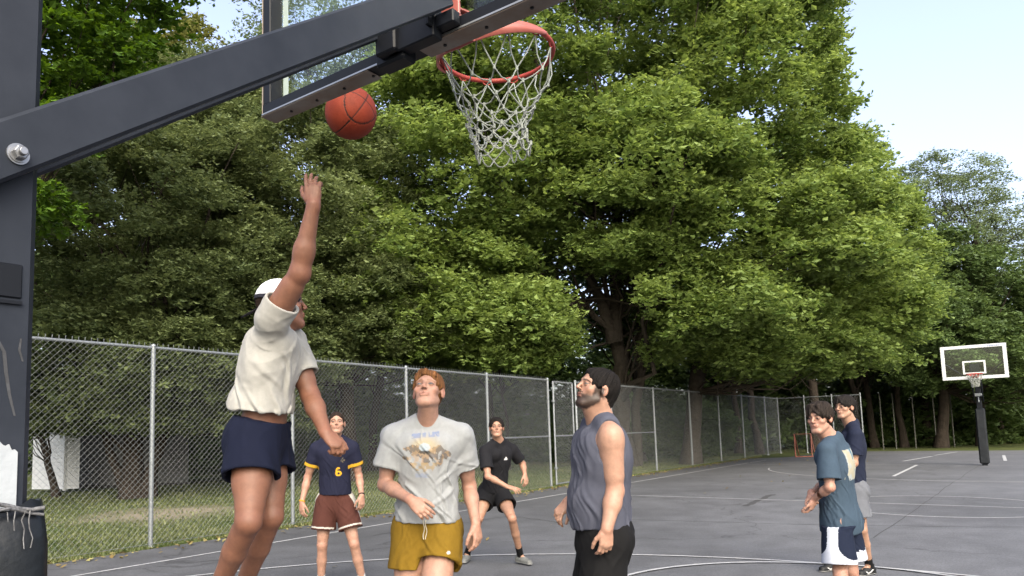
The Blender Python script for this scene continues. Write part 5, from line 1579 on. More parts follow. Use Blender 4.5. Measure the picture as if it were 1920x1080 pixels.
def person(name_label, J, o, base, lod=1.0):
    s = o.get('s', 1.0); g = o.get('g', 1.0)
    J = {k: (np.asarray(v, float)) for k, v in J.items()}
    root = empty('person', base, name_label, 'person')
    prims, B = body_prims(J, s, g, o)
    hp = head_prims(J['head'], J['Rh'], s, o)
    hands = {}
    for k in 'RL':
        hk = o['hand' + k]
        hands[k] = hand_prims(J['wr' + k], hk['d'], hk['palm'], hk['thumb'], hk.get('curl', 0.3), s * 0.98, hk.get('spread', 0.12))
    skin = np.array(o['skin'])
    def paint_body(X):
        n = fbm(X * 9, 2, 2)
        C = skin[None] * (1 + 0.10 * n[:, None]) * np.ones((len(X), 1))
        tan = o.get('tan')
        for k in 'RL':
            for jn, rr in (('kn', 0.06), ('el', 0.05), ('wr', 0.04)):
                d = np.linalg.norm(X - J[jn + k], axis=1)
                m = 0.35 * np.exp(-(d / rr) ** 2)[:, None]
                C = C * (1 - m) + m * skin * [1.08, 0.78, 0.74]
        if tan is not None:
            for k in 'RL':
                d = prim_dist(cap(lerp(J['sh' + k], J['el' + k], .35), J['wr' + k], 0.09, 0.12), X)
                m = np.clip(-d / 0.02, 0, 1)[:, None] * 0.8; C = C * (1 - m) + m * np.array(tan)
        return C
    allp = prims + hp
    hb = J['head'] + J['Rh'] @ np.array([0, 0, -0.128]) * s
    hup = J['Rh'][:, 2]
    def is_head(X, off=0.0):
        return ((X - hb) @ hup > off) & (np.linalg.norm(X - J['head'], axis=1) < 0.2 * s)
    def is_hand(X, k, off=0.0):
        d = nrm(J['wr' + k] - J['el' + k]); return ((X - J['wr' + k]) @ d > -0.034 + off) & (np.linalg.norm(X - J['wr' + k], axis=1) < 0.235)
    parts = []
    V, F = surfnet(allp + hands['R'] + hands['L'], 0.0065 * lod)
    V, F = keepfaces(V, F, lambda X: ~(is_head(X, 0.012) | is_hand(X, 'R', 0.022) | is_hand(X, 'L', 0.022)))
    C = paint_body(V)
    if o.get('tuck'):
        Yb = (V - B['T'](0, 0, 0)) @ B['Rt']; z = Yb[:, 2]
        w = np.clip((z + 0.34) / 0.06, 0, 1) * np.clip((0.20 - z) / 0.06, 0, 1) * (np.linalg.norm(Yb[:, :2], axis=1) < 0.24)
        for k in 'RL': w = w * (prim_dist(cap(J['el' + k], J['wr' + k] + nrm(o['hand' + k]['d']) * .15, .07, .07), V) > 0)
        Yb[:, :2] *= (1 - o['tuck'] * w)[:, None]; V = B['T'](0, 0, 0) + Yb @ B['Rt'].T
    parts.append((V, F, C))
    near = lambda p, c, r: np.all(prim_bbox(p)[0] < c + r) and np.all(prim_bbox(p)[1] > c - r)
    hh = 0.0030 * lod
    V, F = surfnet([p for p in allp if near(p, J['head'], 0.19)], hh, J['head'] - 0.17, J['head'] + 0.17)
    V, F = keepfaces(V, F, lambda X: is_head(X))
    C = paint_head(V, paint_body(V), o, J['head'], J['Rh'], s)
    parts.append((V, F, C))
    for k in 'RL':
        c = J['wr' + k] + nrm(o['hand' + k]['d']) * 0.08
        V, F = surfnet([p for p in prims if near(p, c, 0.13)] + hands[k], 0.0030 * max(1, lod * .9), c - 0.15, c + 0.15)
        V, F = keepfaces(V, F, lambda X: is_hand(X, k))
        parts.append((V, F, paint_body(V)))
    o_ = 0; Vs = []; Fs = []; Cs = []
    for V, F, C in parts:
        Vs.append(V); Fs.append(F + o_); Cs.append(C); o_ += len(V)
    make_mesh_obj('body', np.concatenate(Vs), np.concatenate(Fs), np.concatenate(Cs), M_SKIN, root)
    if o.get('hair'):
        make_mesh_obj('hair', *hair_mesh(J, s, o, 0.0032 * lod), M_HAIR, root)
    make_mesh_obj('shirt', *shirt_mesh(J, B, s, g, o, o['shirt'], 0.0047 * lod), M_CLOTH, root)
    make_mesh_obj('shorts', *shorts_mesh(J, B, s, g, o, o['shorts'], 0.0047 * lod), M_CLOTH, root)
    for k in 'RL':
        lu = np.array([0, 0, 1.0]) if J['an' + k][2] < 0.2 else nrm(nrm(J['kn' + k] - J['an' + k]) * 0.6 + nrm(J['toe' + k] - J['an' + k]) @ np.array([0, 0, -1.0]) * o['fwd'] * 0.8)
        make_mesh_obj('shoe', *shoe_mesh(J['an' + k], J['toe' + k], s, o['shoe'], lu), M_SHOE, root)
        if o.get('sock'):
            hgt, sc_ = o['sock']; A, K = J['an' + k], J['kn' + k]; d = nrm(K - A); l = o.get('leg', 1.0) * s
            V, F = surfnet([cap(A - d * 0.01, A + d * (hgt + .04), 0.0375 * l, (0.0375 + 0.06 * hgt) * l, 0.01, clip=[(A + d * hgt, d)]),
                            cap(A + nrm(J['toe' + k] - A) * 0.03 - d * 0.02, A, 0.035 * l, 0.036 * l, 0.02)], 0.004)
            make_mesh_obj('sock', V, F, np.array(sc_)[None] * (1 + .15 * fbm(V * 60, 1, 2)[:, None]), M_CLOTH, root)
    return root, B

def plain(c, amp=0.06):
    def f(V, Y, B, J):
        return np.array(c)[None] * (1 + amp * fbm(V * 25, 8, 2)[:, None])
    return f
def ground_pt(*pts): 
    p = np.mean(np.array(pts), 0); p[2] = 0; return p
# ------------------------------------------------------------------ the seven players
def stroke(u, v, a, b, w):
    a = np.array(a, float); b = np.array(b, float); d = b - a; L = d @ d
    t = np.clip(((u - a[0]) * d[0] + (v - a[1]) * d[1]) / L, 0, 1)
    return np.hypot(u - a[0] - t * d[0], v - a[1] - t * d[1]) < w
def mixm(C, m, c):
    m = np.clip(m, 0, 1)[:, None]; return C * (1 - m) + np.array(c) * m
def armt(V, J, k):
    S_, E = J['sh' + k], J['el' + k]; ab = E - S_
    t = ((V - S_) @ ab) / (ab @ ab)
    return t, np.linalg.norm(V - S_ - np.clip(t, 0, 1)[:, None] * ab, axis=1)
def check(n, J):
    if False:
        for k in 'RL':
            D = lambda a, b: round(float(np.linalg.norm(np.array(J[a + k]) - np.array(J[b + k]))), 2)
            print(n, k, 'uarm', D('sh', 'el'), 'farm', D('el', 'wr'), 'thigh', D('hip', 'kn'), 'shin', D('kn', 'an'), 'foot', D('an', 'toe'))
        print(n, 'sh', round(float(np.linalg.norm(J['shR'] - J['shL'])), 2), 'torso', round(float(np.linalg.norm(J['neck'] - (J['hipR'] + J['hipL']) / 2)), 2), 'neck-head', round(float(np.linalg.norm(J['neck'] - J['head'])), 2),
              'kneeh', [round(float(J['kn' + k][2]), 2) for k in 'RL'], 'ankh', [round(float(J['an' + k][2]), 2) for k in 'RL'])

# --- red haired player looking up
J = dict(head=P(803, 737, 3.97), Rh=frame((-0.16, -0.88, 0.46)), neck=P(801, 794, 4.02), shR=P(738, 820, 4.02), shL=P(863, 818, 4.0),
         elR=P(722, 908, 4.02), wrR=P(771, 938, 3.80), elL=P(880, 912, 4.10), wrL=P(892, 982, 3.93),
         hipR=P(771, 1000, 4.02), hipL=P(831, 998, 4.02), knR=G(764, 3.93, 0.53), knL=G(806, 3.72, 0.55), anR=G(752, 4.28, 0.12), anL=G(800, 3.74, 0.10),
         toeR=G(742, 4.12, 0.03), toeL=G(795, 3.56, 0.03))
check('ginger', J)
def paint(V, Y, B, J):
    C = np.array((0.37, 0.385, 0.395))[None] * (1 + .05 * fbm(V * 30, 8, 2)[:, None])
    u = -Y[:, 0]; v = Y[:, 2]; fr = (Y[:, 1] > 0.0)
    n = fbm(np.stack([u * 40, v * 18, 0 * u], 1), 3, 3); n2 = fbm(np.stack([u * 75, v * 35, 0 * u], 1), 13, 2)
    # faded blue lettering row, as broken strokes
    for (x0, x1) in ((-0.075, -0.028), (-0.018, 0.002), (0.016, 0.072)):
        w = (u > x0) & (u < x1) & (np.abs(v - 0.905 - u * .15) < 0.022) & (n2 > -0.14) & fr
        C = mixm(C, 0.62 * w, (0.16, 0.22, 0.42))
    sun_ = np.exp(-(((u + 0.0) / 0.078) ** 2 + ((v - 0.80) / 0.085) ** 2) ** 2) * fr * (v > .73)
    C = mixm(C, 0.6 * sun_, (0.55, 0.42, 0.20))
    d = (((u - 0.0) / 0.115) ** 2 + ((v - 0.715) / 0.105) ** 2) < (1 + n * 1.2)
    C = mixm(C, 0.75 * d * fr * (n > -0.05), (0.13, 0.10, 0.08)); C = mixm(C, 0.5 * d * fr * (n2 > 0.06), (0.50, 0.33, 0.18))
    dome = (((u + .004) / 0.030) ** 2 + ((v - 0.79) / 0.042) ** 2) < 1
    C = mixm(C, 0.75 * dome * fr, (0.42, 0.52, 0.60))
    C = mixm(C, 0.8 * fr * ((((u + .004) / 0.034) ** 2 + ((v - 0.745) / 0.016) ** 2) < 1), (0.03, 0.035, 0.04))
    low = (np.abs(u - 0.0) < 0.07) & (np.abs(v - 0.60) < 0.045) & (n2 > 0.0) & fr
    C = mixm(C, 0.65 * low, (0.40, 0.28, 0.13))
    low = (np.abs(u + 0.01) < 0.045) & (np.abs(v - 0.52) < 0.02) & (n2 > -0.05) & fr
    return mixm(C, 0.45 * low, (0.25, 0.32, 0.5))
def paintg(V, Y, B, J):
    C = np.array((0.225, 0.133, 0.012))[None] * (1 + .10 * fbm(V * 20, 8, 2)[:, None])
    tag_ = (np.hypot(Y[:, 0] + 0.125, (Y[:, 2] + 0.20) * .53) < 0.009) & (Y[:, 1] > 0)
    return mixm(C, tag_ * 1.0, (0.6, 0.6, 0.55))
def hk(d, palm, thumb, curl=0.35, spread=0.12): return dict(d=d, palm=palm, thumb=thumb, curl=curl, spread=spread)
o = dict(fwd=np.array([0, -1., 0]), skin=(0.51, 0.285, 0.205), s=1.0, g=1.0, neckr=0.96, arm=0.97, leg=1.04, brow=(0.30, 0.13, 0.05), brow_a=.6, iris=(0.10, 0.12, 0.14),
         handR=hk((0.62, -0.42, -0.52), (0.35, 0.75, -0.5), (0.3, -.2, .9), [0.35, 0.45, 0.5, 0.6]),
         handL=hk((0.12, -0.15, -1), (-0.8, 0.6, 0), (-0.5, -0.9, 0), [0.3, 0.4, 0.5, 0.6]),
         hair=dict(t=0.009, col=(0.30, 0.130, 0.048), line=0.062, back=-0.05, amp=0.0024,
                   locks=[((0.02, 0.085, 0.085), (-0.052, 0.082, 0.058), 0.014, 0.008), ((0.03, 0.078, 0.095), (0.058, 0.072, 0.045), 0.014, 0.008), ((-0.045, 0.07, 0.08), (-0.07, 0.05, 0.02), 0.014, 0.006), ((0.055, 0.06, 0.08), (0.074, 0.04, 0.01), 0.014, 0.007), ((0.0, 0.09, 0.09), (0.015, 0.096, 0.066), 0.014, 0.006)]),
         shirt=dict(hem=0.05, loose=0.026, flare=0.010, sleeve={'R': 0.60, 'L': 0.58}, sloose=0.022, paint=paint, amp=0.013, seed=3, diag=1.1),
         shorts=dict(top=0.09, len={'R': 0.42, 'L': 0.36}, flare=0.020, paint=paintg, amp=0.007, seed=4),
         shoe=dict(col=(0.55, 0.55, 0.55), sole=(0.6, 0.6, 0.6)), sock=(0.12, (0.6, 0.6, 0.6)))
rt, B = person('red haired player in a grey graphic tee and mustard shorts looking up', J, o, ground_pt(J['anR'], J['anL']))
# drawstring
w0 = B['T'](-0.005, 0.0, 0.10) + B['fw'] * 0.152
m = MB()
for dx in (0.0, 0.012):
    pts = [w0 + B['Rt'] @ np.array([dx + 0.004 * math.sin(i + dx * 90), 0.004 * math.sin(i * .8), -0.013 * i]) for i in range(9)]
    m.tube(pts, 0.0028, 6)
m.build('drawstring', mat('cream_cord', (0.55, 0.5, 0.38), 0.9), rt)

# --- bearded man in the tank top
f = nrm((-0.95, -0.30, 0))
J = dict(head=P(1119, 734, 3.90), Rh=frame((-0.88, -0.22, 0.40)), neck=P(1127, 785, 3.93), shR=P(1104, 815, 4.13), shL=P(1146, 817, 3.74),
         elR=P(1112, 912, 4.22), wrR=P(1064, 942, 4.08), elL=P(1153, 920, 3.74), wrL=P(1138, 992, 3.66),
         hipR=P(1124, 1012, 4.02), hipL=P(1136, 1014, 3.83), knR=G(1112, 4.06, 0.50), knL=G(1126, 3.80, 0.50), anR=G(1122, 4.10, 0.09), anL=G(1140, 3.82, 0.09),
         toeR=G(1062, 4.06, 0.03), toeL=G(1076, 3.76, 0.03))
check('tank', J)
o = dict(fwd=f, skin=(0.50, 0.285, 0.20), s=1.01, g=1.17, arm=1.13, leg=1.08, belly=0.02, neckr=1.12, jaw=1.1, brow=(0.02, 0.014, 0.012), brow_a=.75, beard=(0.93, (0.028, 0.018, 0.014)), mouth=0.004,
         handR=hk((-0.66, -0.28, -0.65), (0.55, 0.55, -0.5), (-.3, -.9, .1), [0.45, 0.6, 0.75, 0.85]),
         handL=hk((-0.10, 0.0, -1), (-0.2, 1, 0), (-1, -0.1, 0), [0.35, 0.45, 0.55, 0.6]),
         hair=dict(t=0.007, col=(0.016, 0.013, 0.012), line=0.068, back=-0.055, amp=0.0045, burn=-0.03, locks=[((0, 0.075, 0.085), (0.03, 0.07, 0.085), 0.016, 0.012)]),
         shirt=dict(tank=True, hem=0.05, hemn=(0, 0, -1.0), loose=0.026, flare=0.012, paint=plain((0.088, 0.094, 0.128)), amp=0.010, seed=7, diag=0.4),
         shorts=dict(top=0.09, len=0.85, flare=0.030, paint=plain((0.008, 0.008, 0.009)), amp=0.007, seed=8),
         shoe=dict(col=(0.05, 0.05, 0.055), sole=(0.5, 0.5, 0.5)), sock=(0.1, (0.02, 0.02, 0.02)))
person('dark haired bearded man in a blue grey sleeveless top gazing up', J, o, ground_pt(J['anR'], J['anL']))

# --- jumping player
f = nrm((0.90, 0.42, 0))
J = dict(head=P(529, 577, 3.42), Rh=frame((0.86, 0.42, 0.22)), neck=P(515, 612, 3.40), shR=P(509, 602, 3.22), shL=P(546, 640, 3.53),
         elR=P(562, 512, 3.14), wrR=P(588, 384, 3.10), elL=P(582, 742, 3.46), wrL=P(611, 812, 3.29),
         hipR=P(476, 836, 3.31), hipL=P(500, 834, 3.48), knR=P(466, 978, 3.14), knL=P(508, 968, 3.36), anR=P(404, 1112, 3.36), anL=P(452, 1108, 3.56),
         toeR=P(404, 1190, 3.32), toeL=P(462, 1184, 3.50))
check('jump', J)
def paint(V, Y, B, J): return np.array((0.50, 0.49, 0.45))[None] * (1 + .03 * fbm(V * 25, 8, 2)[:, None])
o = dict(fwd=f, skin=(0.30, 0.135, 0.082), s=1.0, g=1.0, arm=1.12, leg=1.08, brow=(0.06, 0.03, 0.02),
         handR=hk((-0.05, 0.05, 1), (0.05, 1.0, 0.0), (-1, 0, 0), [0.12, 0.2, 0.28, 0.5], 0.12),
         handL=hk((0.62, -0.25, -0.62), (-0.3, 0.6, -0.6), (0.2, 0, 1), [0.6, 0.7, 0.8, 0.9]),
         hair=dict(t=0.006, col=(0.035, 0.02, 0.012), line=0.03, back=-0.06, amp=0.003, locks=[((0, -0.08, -0.02), (0, -0.095, -0.06), 0.03, 0.014)]),
         shirt=dict(hem=0.235, loose=0.030, flare=0.016, sleeve={'R': 0.40, 'L': 0.62}, sloose=0.012, paint=paint, amp=0.011, seed=12, diag=1.0, off=(0, -0.012), hemn=None,
                    bulge=[((0.0, -0.085, 0.24), (0.13, 0.085, 0.11))]),
         shorts=dict(top=0.13, len={'R': 0.42, 'L': 0.38}, flare=0.030, paint=plain((0.006, 0.009, 0.027)), amp=0.011, seed=13),
         shoe=dict(col=(0.5, 0.5, 0.5), sole=(0.6, 0.6, 0.6)), sock=(0.08, (0.6, 0.6, 0.6)), footup=None)
o['shirt'].pop('hemn')
rt, B = person('jumping player in a cream tee, navy shorts and backward white cap, one arm raised', J, o, ground_pt(J['hipR'], J['hipL']))
# backward cap: crown, band, visor
def capmesh(J, parent):
    c, Rh = J['head'], J['Rh']
    q = lambda x, y, z: c + Rh @ np.array([x, y, z])
    n = nrm(Rh @ np.array([0, 0.30, 1.0])); pt = q(0, 0.0, 0.030)
    P_ = [ell(q(0, -0.010, 0.042), (0.087, 0.107, 0.097), Rh, 0.01, clip=[(pt, -n)]), ell(q(0, -0.010, 0.038), (0.083, 0.103, 0.093), Rh, 0.003, sub=True)]
    V, F = surfnet(P_, 0.0035)
    make_mesh_obj('cap_crown', V, F, np.array((0.55, 0.57, 0.60))[None] * np.ones((len(V), 1)), M_CLOTH, parent)
    P_ = [ell(q(0, -0.010, 0.042), (0.0895, 0.1095, 0.098), Rh, 0.003, clip=[(pt + n * 0.018, n), (pt - n * 0.003, -n)]), ell(q(0, -0.010, 0.040), (0.086, 0.106, 0.094), Rh, 0.002, sub=True)]
    V, F = surfnet(P_, 0.003)
    make_mesh_obj('cap_band', V, F, np.array((0.03, 0.03, 0.045))[None] * np.ones((len(V), 1)), M_CLOTH, parent)
    Rv = Rh @ np.array(Matrix.Rotation(math.radians(16), 3, 'X'))
    P_ = [ell(q(0, -0.135, 0.006), (0.070, 0.062, 0.0045), Rv, 0.003, clip=[(q(0, -0.1, 0), Rh[:, 1])])]
    V, F = surfnet(P_, 0.0028)
    make_mesh_obj('cap_visor', V, F, np.array((0.025, 0.022, 0.03))[None] * np.ones((len(V), 1)), M_CLOTH, parent)
capmesh(J, rt)

# --- player number six
J = dict(head=P(631, 795, 7.13), Rh=frame((0.16, -0.96, 0.20)), neck=P(627, 821, 7.15), shR=P(593, 841, 7.17), shL=P(660, 839, 7.15),
         elR=P(577, 895, 7.20), wrR=P(566, 942, 7.10), elL=P(673, 893, 7.20), wrL=P(678, 930, 7.02),
         hipR=P(611, 946, 7.15), hipL=P(647, 946, 7.15), knR=P(604, 1022, 7.08), knL=P(664, 1020, 7.04), anR=G(602, 7.12, 0.09), anL=G(681, 7.10, 0.09),
         toeR=G(592, 6.95, 0.03), toeL=G(690, 6.93, 0.03))
check('six', J)
def paint(V, Y, B, J):
    C = np.array((0.013, 0.015, 0.036))[None] * (1 + .08 * fbm(V * 25, 8, 2)[:, None])
    for k in 'RL':
        t, d = armt(V, J, k)
        C = mixm(C, 1.0 * ((t > 0.485) & (t < 0.60) & (d < 0.12) & (np.abs(Y[:, 0]) > 0.14)), (0.62, 0.36, 0.03))
    u = -Y[:, 0]; v = Y[:, 2] * B['L']; fr = Y[:, 1] > 0.02
    uc, vc = 0.055, 0.285
    ring = np.abs(np.hypot((u - uc) / 0.021, (v - vc + 0.014) / 0.019) - 1) < 0.42
    top = (np.abs(np.hypot((u - uc - 0.004) / 0.024, (v - vc - 0.004) / 0.034) - 1) < 0.28) & (u < uc + 0.014) & (v > vc - 0.016)
    C = mixm(C, 1.0 * (ring | top) * fr, (0.75, 0.42, 0.03))
    cr = (np.hypot((u - 0.10) / 0.018, (v - 0.40) / 0.022) < 1) & fr & (fbm(V * 90, 2, 2) > -0.05)
    C = mixm(C, 0.7 * cr, (0.32, 0.27, 0.16))
    nd = np.linalg.norm(V - (J['neck'] + B['fw'] * 0.03 + B['up'] * 0.012), axis=1)
    return mixm(C, 0.8 * (nd < 0.074), (0.012, 0.012, 0.02))
def painth(V, Y, B, J):
    C = np.array((0.085, 0.030, 0.022))[None] * (1 + .10 * fbm(V * 25, 8, 2)[:, None])
    side = (np.abs(Y[:, 1] - 0.01) < 0.040) & (np.abs(Y[:, 0]) > 0.12)
    C = mixm(C, side * 1.0, (0.55, 0.52, 0.47))
    for k in 'RL':
        H_, K = J['hip' + k], J['kn' + k]; ab = K - H_; t = ((V - H_) @ ab) / (ab @ ab)
        own = (Y[:, 0] > 0) if k == 'R' else (Y[:, 0] <= 0)
        C = mixm(C, 1.0 * ((t > 0.545) & (t < 0.585) & own), (0.55, 0.52, 0.47))
    return C
o = dict(fwd=np.array([0.1, -1., 0]), skin=(0.50, 0.28, 0.195), s=0.97, g=0.93, arm=0.94, leg=0.97, brow=(0.05, 0.03, 0.02), mouth=0.003,
         beard=(0.22, (0.16, 0.08, 0.05)),
         handR=hk((0.02, -0.15, -1), (0.6, 0.7, 0), (0.6, -0.8, 0), 0.3), handL=hk((0.0, -0.1, -1), (-0.6, 0.7, 0), (-0.6, -0.8, 0), 0.35),
         hair=dict(t=0.004, col=(0.045, 0.028, 0.02), line=0.066, back=-0.035, amp=0.001),
         shirt=dict(hem=0.10, loose=0.020, flare=0.008, sleeve=0.60, sloose=0.012, paint=paint, amp=0.006, seed=21),
         shorts=dict(top=0.17, len=0.62, flare=0.034, paint=painth, amp=0.006, seed=22),
         shoe=dict(col=(0.5, 0.5, 0.5), sole=(0.6, 0.6, 0.6)), sock=(0.10, (0.62, 0.62, 0.62)))
rt, B = person('player in a navy jersey with a yellow 6 and brown shorts', J, o, ground_pt(J['anR'], J['anL']), 1.1)
for k, cc, nm in (('R', (0.6, 0.33, 0.03), 'yellow_wristband'), ('L', (0.01, 0.01, 0.012), 'dark_wristband')):
    d = nrm(J['wr' + k] - J['el' + k]); m = MB(); c = J['wr' + k] - d * 0.012
    V, F = surfnet([cap(c - d * 0.012, c + d * 0.012, 0.0315, 0.031, 0.004, clip=[(c + d * 0.007, d), (c - d * 0.007, -d)])], 0.003)
    make_mesh_obj('wristband', V, F, np.array(cc)[None] * np.ones((len(V), 1)), M_CLOTH, rt)
a = J['neck'] + B['fw'] * 0.045 + B['up'] * 0.012
m = MB(); m.tube([a + B['Rt'] @ np.array([0.062 * math.sin(t), -0.045 + 0.052 * math.cos(t), -0.010 * math.cos(t)]) for t in np.linspace(-math.pi, math.pi, 28)], 0.0025, 6)
m.build('necklace', M_BLACK, rt)

# --- player in black
J = dict(head=P(931, 803, 8.32), Rh=frame((-0.02, -0.97, 0.16)), neck=P(935, 827, 8.38), shR=P(909, 846, 8.24), shL=P(960, 843, 8.50),
         elR=P(915, 893, 8.08), wrR=P(952, 913, 7.98), elL=P(980, 870, 8.58), wrL=P(984, 890, 8.42),
         hipR=P(912, 925, 8.47), hipL=P(940, 927, 8.42), knR=P(898, 972, 8.18), knL=P(960, 972, 8.10), anR=G(876, 8.60, 0.10), anL=G(976, 8.36, 0.10),
         toeR=G(869, 8.42, 0.03), toeL=G(1000, 8.20, 0.03))
check('black', J)
def paint(V, Y, B, J):
    C = np.array((0.012, 0.012, 0.015))[None] * np.ones((len(V), 1))
    u = -Y[:, 0]; v = Y[:, 2] * B['L']
    tri = (v > 0.385) & (v < 0.42) & (np.abs(u - 0.075) < (0.42 - v) * 0.62 + 0.004) & (Y[:, 1] > 0)
    return mixm(C, 1.0 * tri, (0.7, 0.7, 0.7))
def paints(V, Y, B, J):
    C = np.array((0.010, 0.010, 0.012))[None] * np.ones((len(V), 1))
    H_, K = J['hipL'], J['knL']; q = lerp(H_, K, 0.42)
    d = np.linalg.norm((V - q) - B['fw'] * 0.11 - B['Rt'][:, 0] * -0.04, axis=1)
    return mixm(C, 1.0 * (d < 0.018), (0.7, 0.7, 0.7))
o = dict(fwd=np.array([0.15, -1., 0]), skin=(0.45, 0.25, 0.165), s=0.96, g=0.92, arm=0.92, leg=0.95, brow=(0.02, 0.014, 0.012), mouth=0.005,
         handR=hk((0.85, -0.35, -0.22), (0.1, 0.35, -0.9), (0.3, -.5, .8), [0.15, 0.2, 0.25, 0.3], 0.45), handL=hk((0.15, -0.4, -0.9), (-0.6, 0.6, -.3), (-0.5, -0.8, 0.2), 0.4),
         hair=dict(t=0.011, col=(0.018, 0.014, 0.012), line=0.068, back=-0.04, amp=0.006, locks=[((0.02, 0.08, 0.088), (-0.05, 0.075, 0.078), 0.016, 0.010), ((-0.04, 0.06, 0.1), (0.05, 0.07, 0.085), 0.016, 0.010)]),
         shirt=dict(hem=-0.02, loose=0.012, flare=0.010, sleeve=0.72, sloose=0.016, paint=paint, amp=0.006, seed=31),
         shorts=dict(top=0.12, len=0.50, flare=0.030, paint=paints, amp=0.007, seed=32),
         shoe=dict(col=(0.16, 0.165, 0.16), sole=(0.22, 0.22, 0.22), lace=(0.3, 0.3, 0.3)), sock=(0.14, (0.008, 0.008, 0.009)))
person('player in black tee, black shorts and grey shoes, crouched with a hand out', J, o, ground_pt(J['anR'], J['anL']), 1.1)

# --- boy in the teal shirt, nearer of the two
f = nrm((-0.92, 0.36, 0))
J = dict(head=P(1537, 786, 5.16), Rh=frame((-0.80, -0.58, 0.0)), neck=P(1562, 824, 5.2), shL=P(1550, 844, 5.05), shR=P(1578, 842, 5.33),
         elL=P(1556, 913, 4.98), wrL=P(1526, 936, 5.14), elR=P(1546, 908, 5.44), wrR=P(1521, 925, 5.26),
         hipL=P(1568, 976, 5.13), hipR=P(1583, 976, 5.28), knL=G(1576, 5.05, 0.46), knR=G(1596, 5.25, 0.46), anL=G(1590, 5.14, 0.085), anR=G(1612, 5.30, 0.085),
         toeL=G(1552, 5.16, 0.03), toeR=G(1574, 5.34, 0.03))
check('teal', J)
def paint(V, Y, B, J):
    C = np.array((0.050, 0.080, 0.118))[None] * (1 + .08 * fbm(V * 25, 8, 2)[:, None])
    u = Y[:, 0]; v = Y[:, 2]; n = fbm(np.stack([u * 34, v * 9, 0 * u], 1), 6, 3)
    d = (np.abs(u) < 0.085 + n * .06) & (v > 0.48) & (v < 0.88) & (Y[:, 1] < -0.03)
    C = mixm(C, 0.8 * d * (n > -0.10), (0.45, 0.48, 0.47)); C = mixm(C, 0.6 * d * (n > 0.10), (0.42, 0.36, 0.22)); C = mixm(C, 0.7 * d * (n < -0.18), (0.06, 0.2, 0.3))
    tick = stroke(u, v * B['L'], (-0.10, 0.36), (-0.075, 0.372), 0.006) & (Y[:, 1] > 0.02)
    return mixm(C, 1.0 * tick, (0.7, 0.7, 0.7))
def paints(V, Y, B, J):
    C = np.array((0.010, 0.016, 0.038))[None] * np.ones((len(V), 1))
    z = Y[:, 2] * B['L']                       # metres above the pelvis
    x = Y[:, 1]
    hemz = -0.30
    w = 0.036 + np.clip((-0.15 - z) / 0.15, 0, 1) ** 2.2 * 0.16
    wh = (np.abs(x - 0.0) < w) & (np.abs(Y[:, 0]) > 0.02) | (z < -0.265)
    return mixm(C, 1.0 * wh, (0.60, 0.64, 0.74))
o = dict(fwd=f, skin=(0.53, 0.30, 0.22), s=0.91, g=0.90, tuck=0.30, arm=0.86, leg=0.96, brow=(0.03, 0.02, 0.015),
         handL=hk((-0.12, 0.35, -0.9), (-0.6, 0.7, 0.2), (-0.8, -0.1, -.2), [0.4, 0.5, 0.6, 0.6]), handR=hk((-0.02, -0.5, -0.85), (-0.5, -0.6, 0.1), (-0.8, 0.1, 0), [0.4, 0.5, 0.6, 0.6]),
         hair=dict(t=0.017, col=(0.040, 0.030, 0.025), line=0.052, back=-0.05, amp=0.006,
                   locks=[((0.01, 0.085, 0.10), (-0.04, 0.104, 0.040), 0.018, 0.008), ((0.02, 0.085, 0.10), (0.012, 0.112, 0.036), 0.018, 0.008), ((0.03, 0.08, 0.10), (0.052, 0.092, 0.036), 0.018, 0.008), ((-0.03, 0.08, 0.1), (-0.070, 0.066, 0.028), 0.018, 0.008), ((-0.05, 0.03, 0.09), (-0.088, 0.02, 0.01), 0.018, 0.009), ((0.05, 0.03, 0.09), (0.088, 0.02, 0.01), 0.018, 0.009), ((0, -.08, .05), (0.0, -.11, -.02), 0.03, 0.015)]),
         shirt=dict(hem=-0.20, loose=0.036, flare=0.018, sleeve=0.80, sloose=0.028, paint=paint, amp=0.0055, seed=41, diag=0.3, void=0.0, bulge=[((0, -0.015, -0.12), (0.175, 0.125, 0.17))]),
         shorts=dict(top=-0.10, len=0.78, flare=0.034, paint=paints, amp=0.0035, seed=42),
         shoe=dict(col=(0.05, 0.05, 0.055), sole=(0.5, 0.5, 0.5)), sock=(0.1, (0.5, 0.5, 0.5)))
person('boy in an oversized teal tee and navy and white shorts, hands clasped in front', J, o, ground_pt(J['anR'], J['anL']))

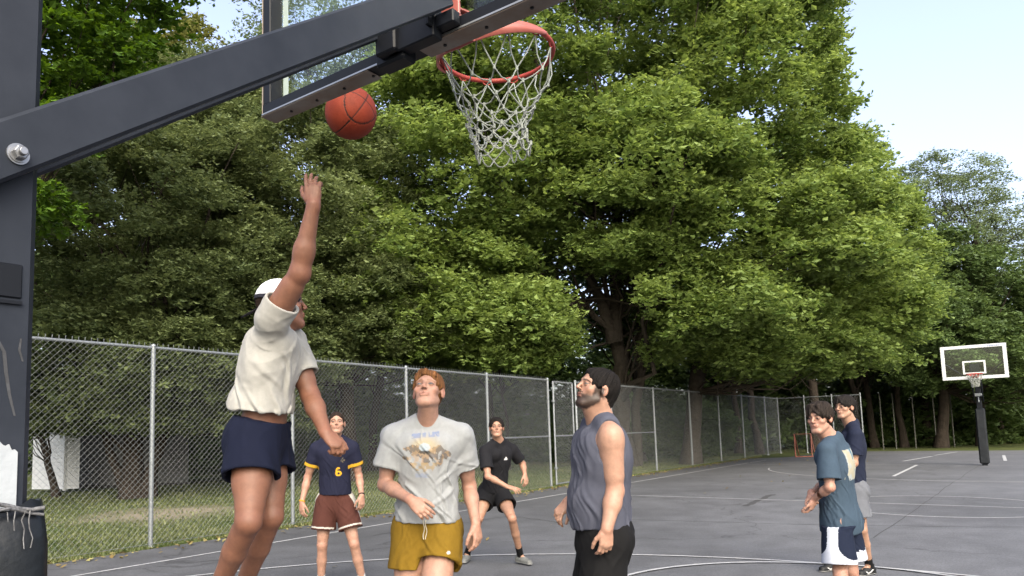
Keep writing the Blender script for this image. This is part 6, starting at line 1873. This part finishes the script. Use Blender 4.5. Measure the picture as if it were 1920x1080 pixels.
# --- boy in navy behind him
f = nrm((-0.95, -0.25, 0))
J = dict(head=P(1584, 765, 7.28), Rh=frame((-0.90, -0.40, 0.06)), neck=P(1598, 796, 7.3), shL=P(1604, 815, 7.11), shR=P(1592, 813, 7.47),
         elL=P(1601, 868, 7.08), wrL=P(1574, 902, 7.12), elR=P(1583, 868, 7.5), wrR=P(1562, 905, 7.35),
         hipL=P(1603, 925, 7.21), hipR=P(1598, 925, 7.38), knL=G(1616, 7.15, 0.47), knR=G(1580, 7.50, 0.47), anL=G(1630, 7.28, 0.09), anR=G(1562, 7.52, 0.09),
         toeL=G(1602, 7.16, 0.03), toeR=G(1537, 7.46, 0.03))
check('navy', J)
o = dict(fwd=f, skin=(0.46, 0.27, 0.185), s=0.95, g=0.93, arm=0.92, leg=0.98, brow=(0.02, 0.015, 0.012),
         handL=hk((-0.5, 0.1, -0.8), (-0.4, 0.8, 0), (-0.8, -0.1, 0.3), 0.5), handR=hk((-0.4, -0.3, -0.8), (-0.4, -0.8, 0), (-0.8, 0.1, 0.3), 0.5),
         hair=dict(t=0.017, col=(0.022, 0.018, 0.016), line=0.052, back=-0.03, amp=0.0025,
                   locks=[((0.0, 0.08, 0.10), (-0.045, 0.098, 0.040), 0.018, 0.010), ((0.01, 0.08, 0.10), (0.005, 0.106, 0.040), 0.018, 0.010), ((0.03, 0.08, 0.10), (0.05, 0.092, 0.040), 0.018, 0.010)]),
         shirt=dict(hem=0.04, loose=0.016, flare=0.012, sleeve=0.72, sloose=0.018, paint=plain((0.014, 0.019, 0.042)), amp=0.006, seed=51, diag=0.5),
         shorts=dict(top=0.14, len=0.66, flare=0.030, paint=plain((0.15, 0.16, 0.185)), amp=0.006, seed=52),
         shoe=dict(col=(0.010, 0.011, 0.012), sole=(0.6, 0.6, 0.6), tick=True), sock=(0.10, (0.008, 0.008, 0.009)))
person('boy in a navy tee, grey shorts and black shoes, standing behind the other boy', J, o, ground_pt(J['anR'], J['anL']), 1.1)
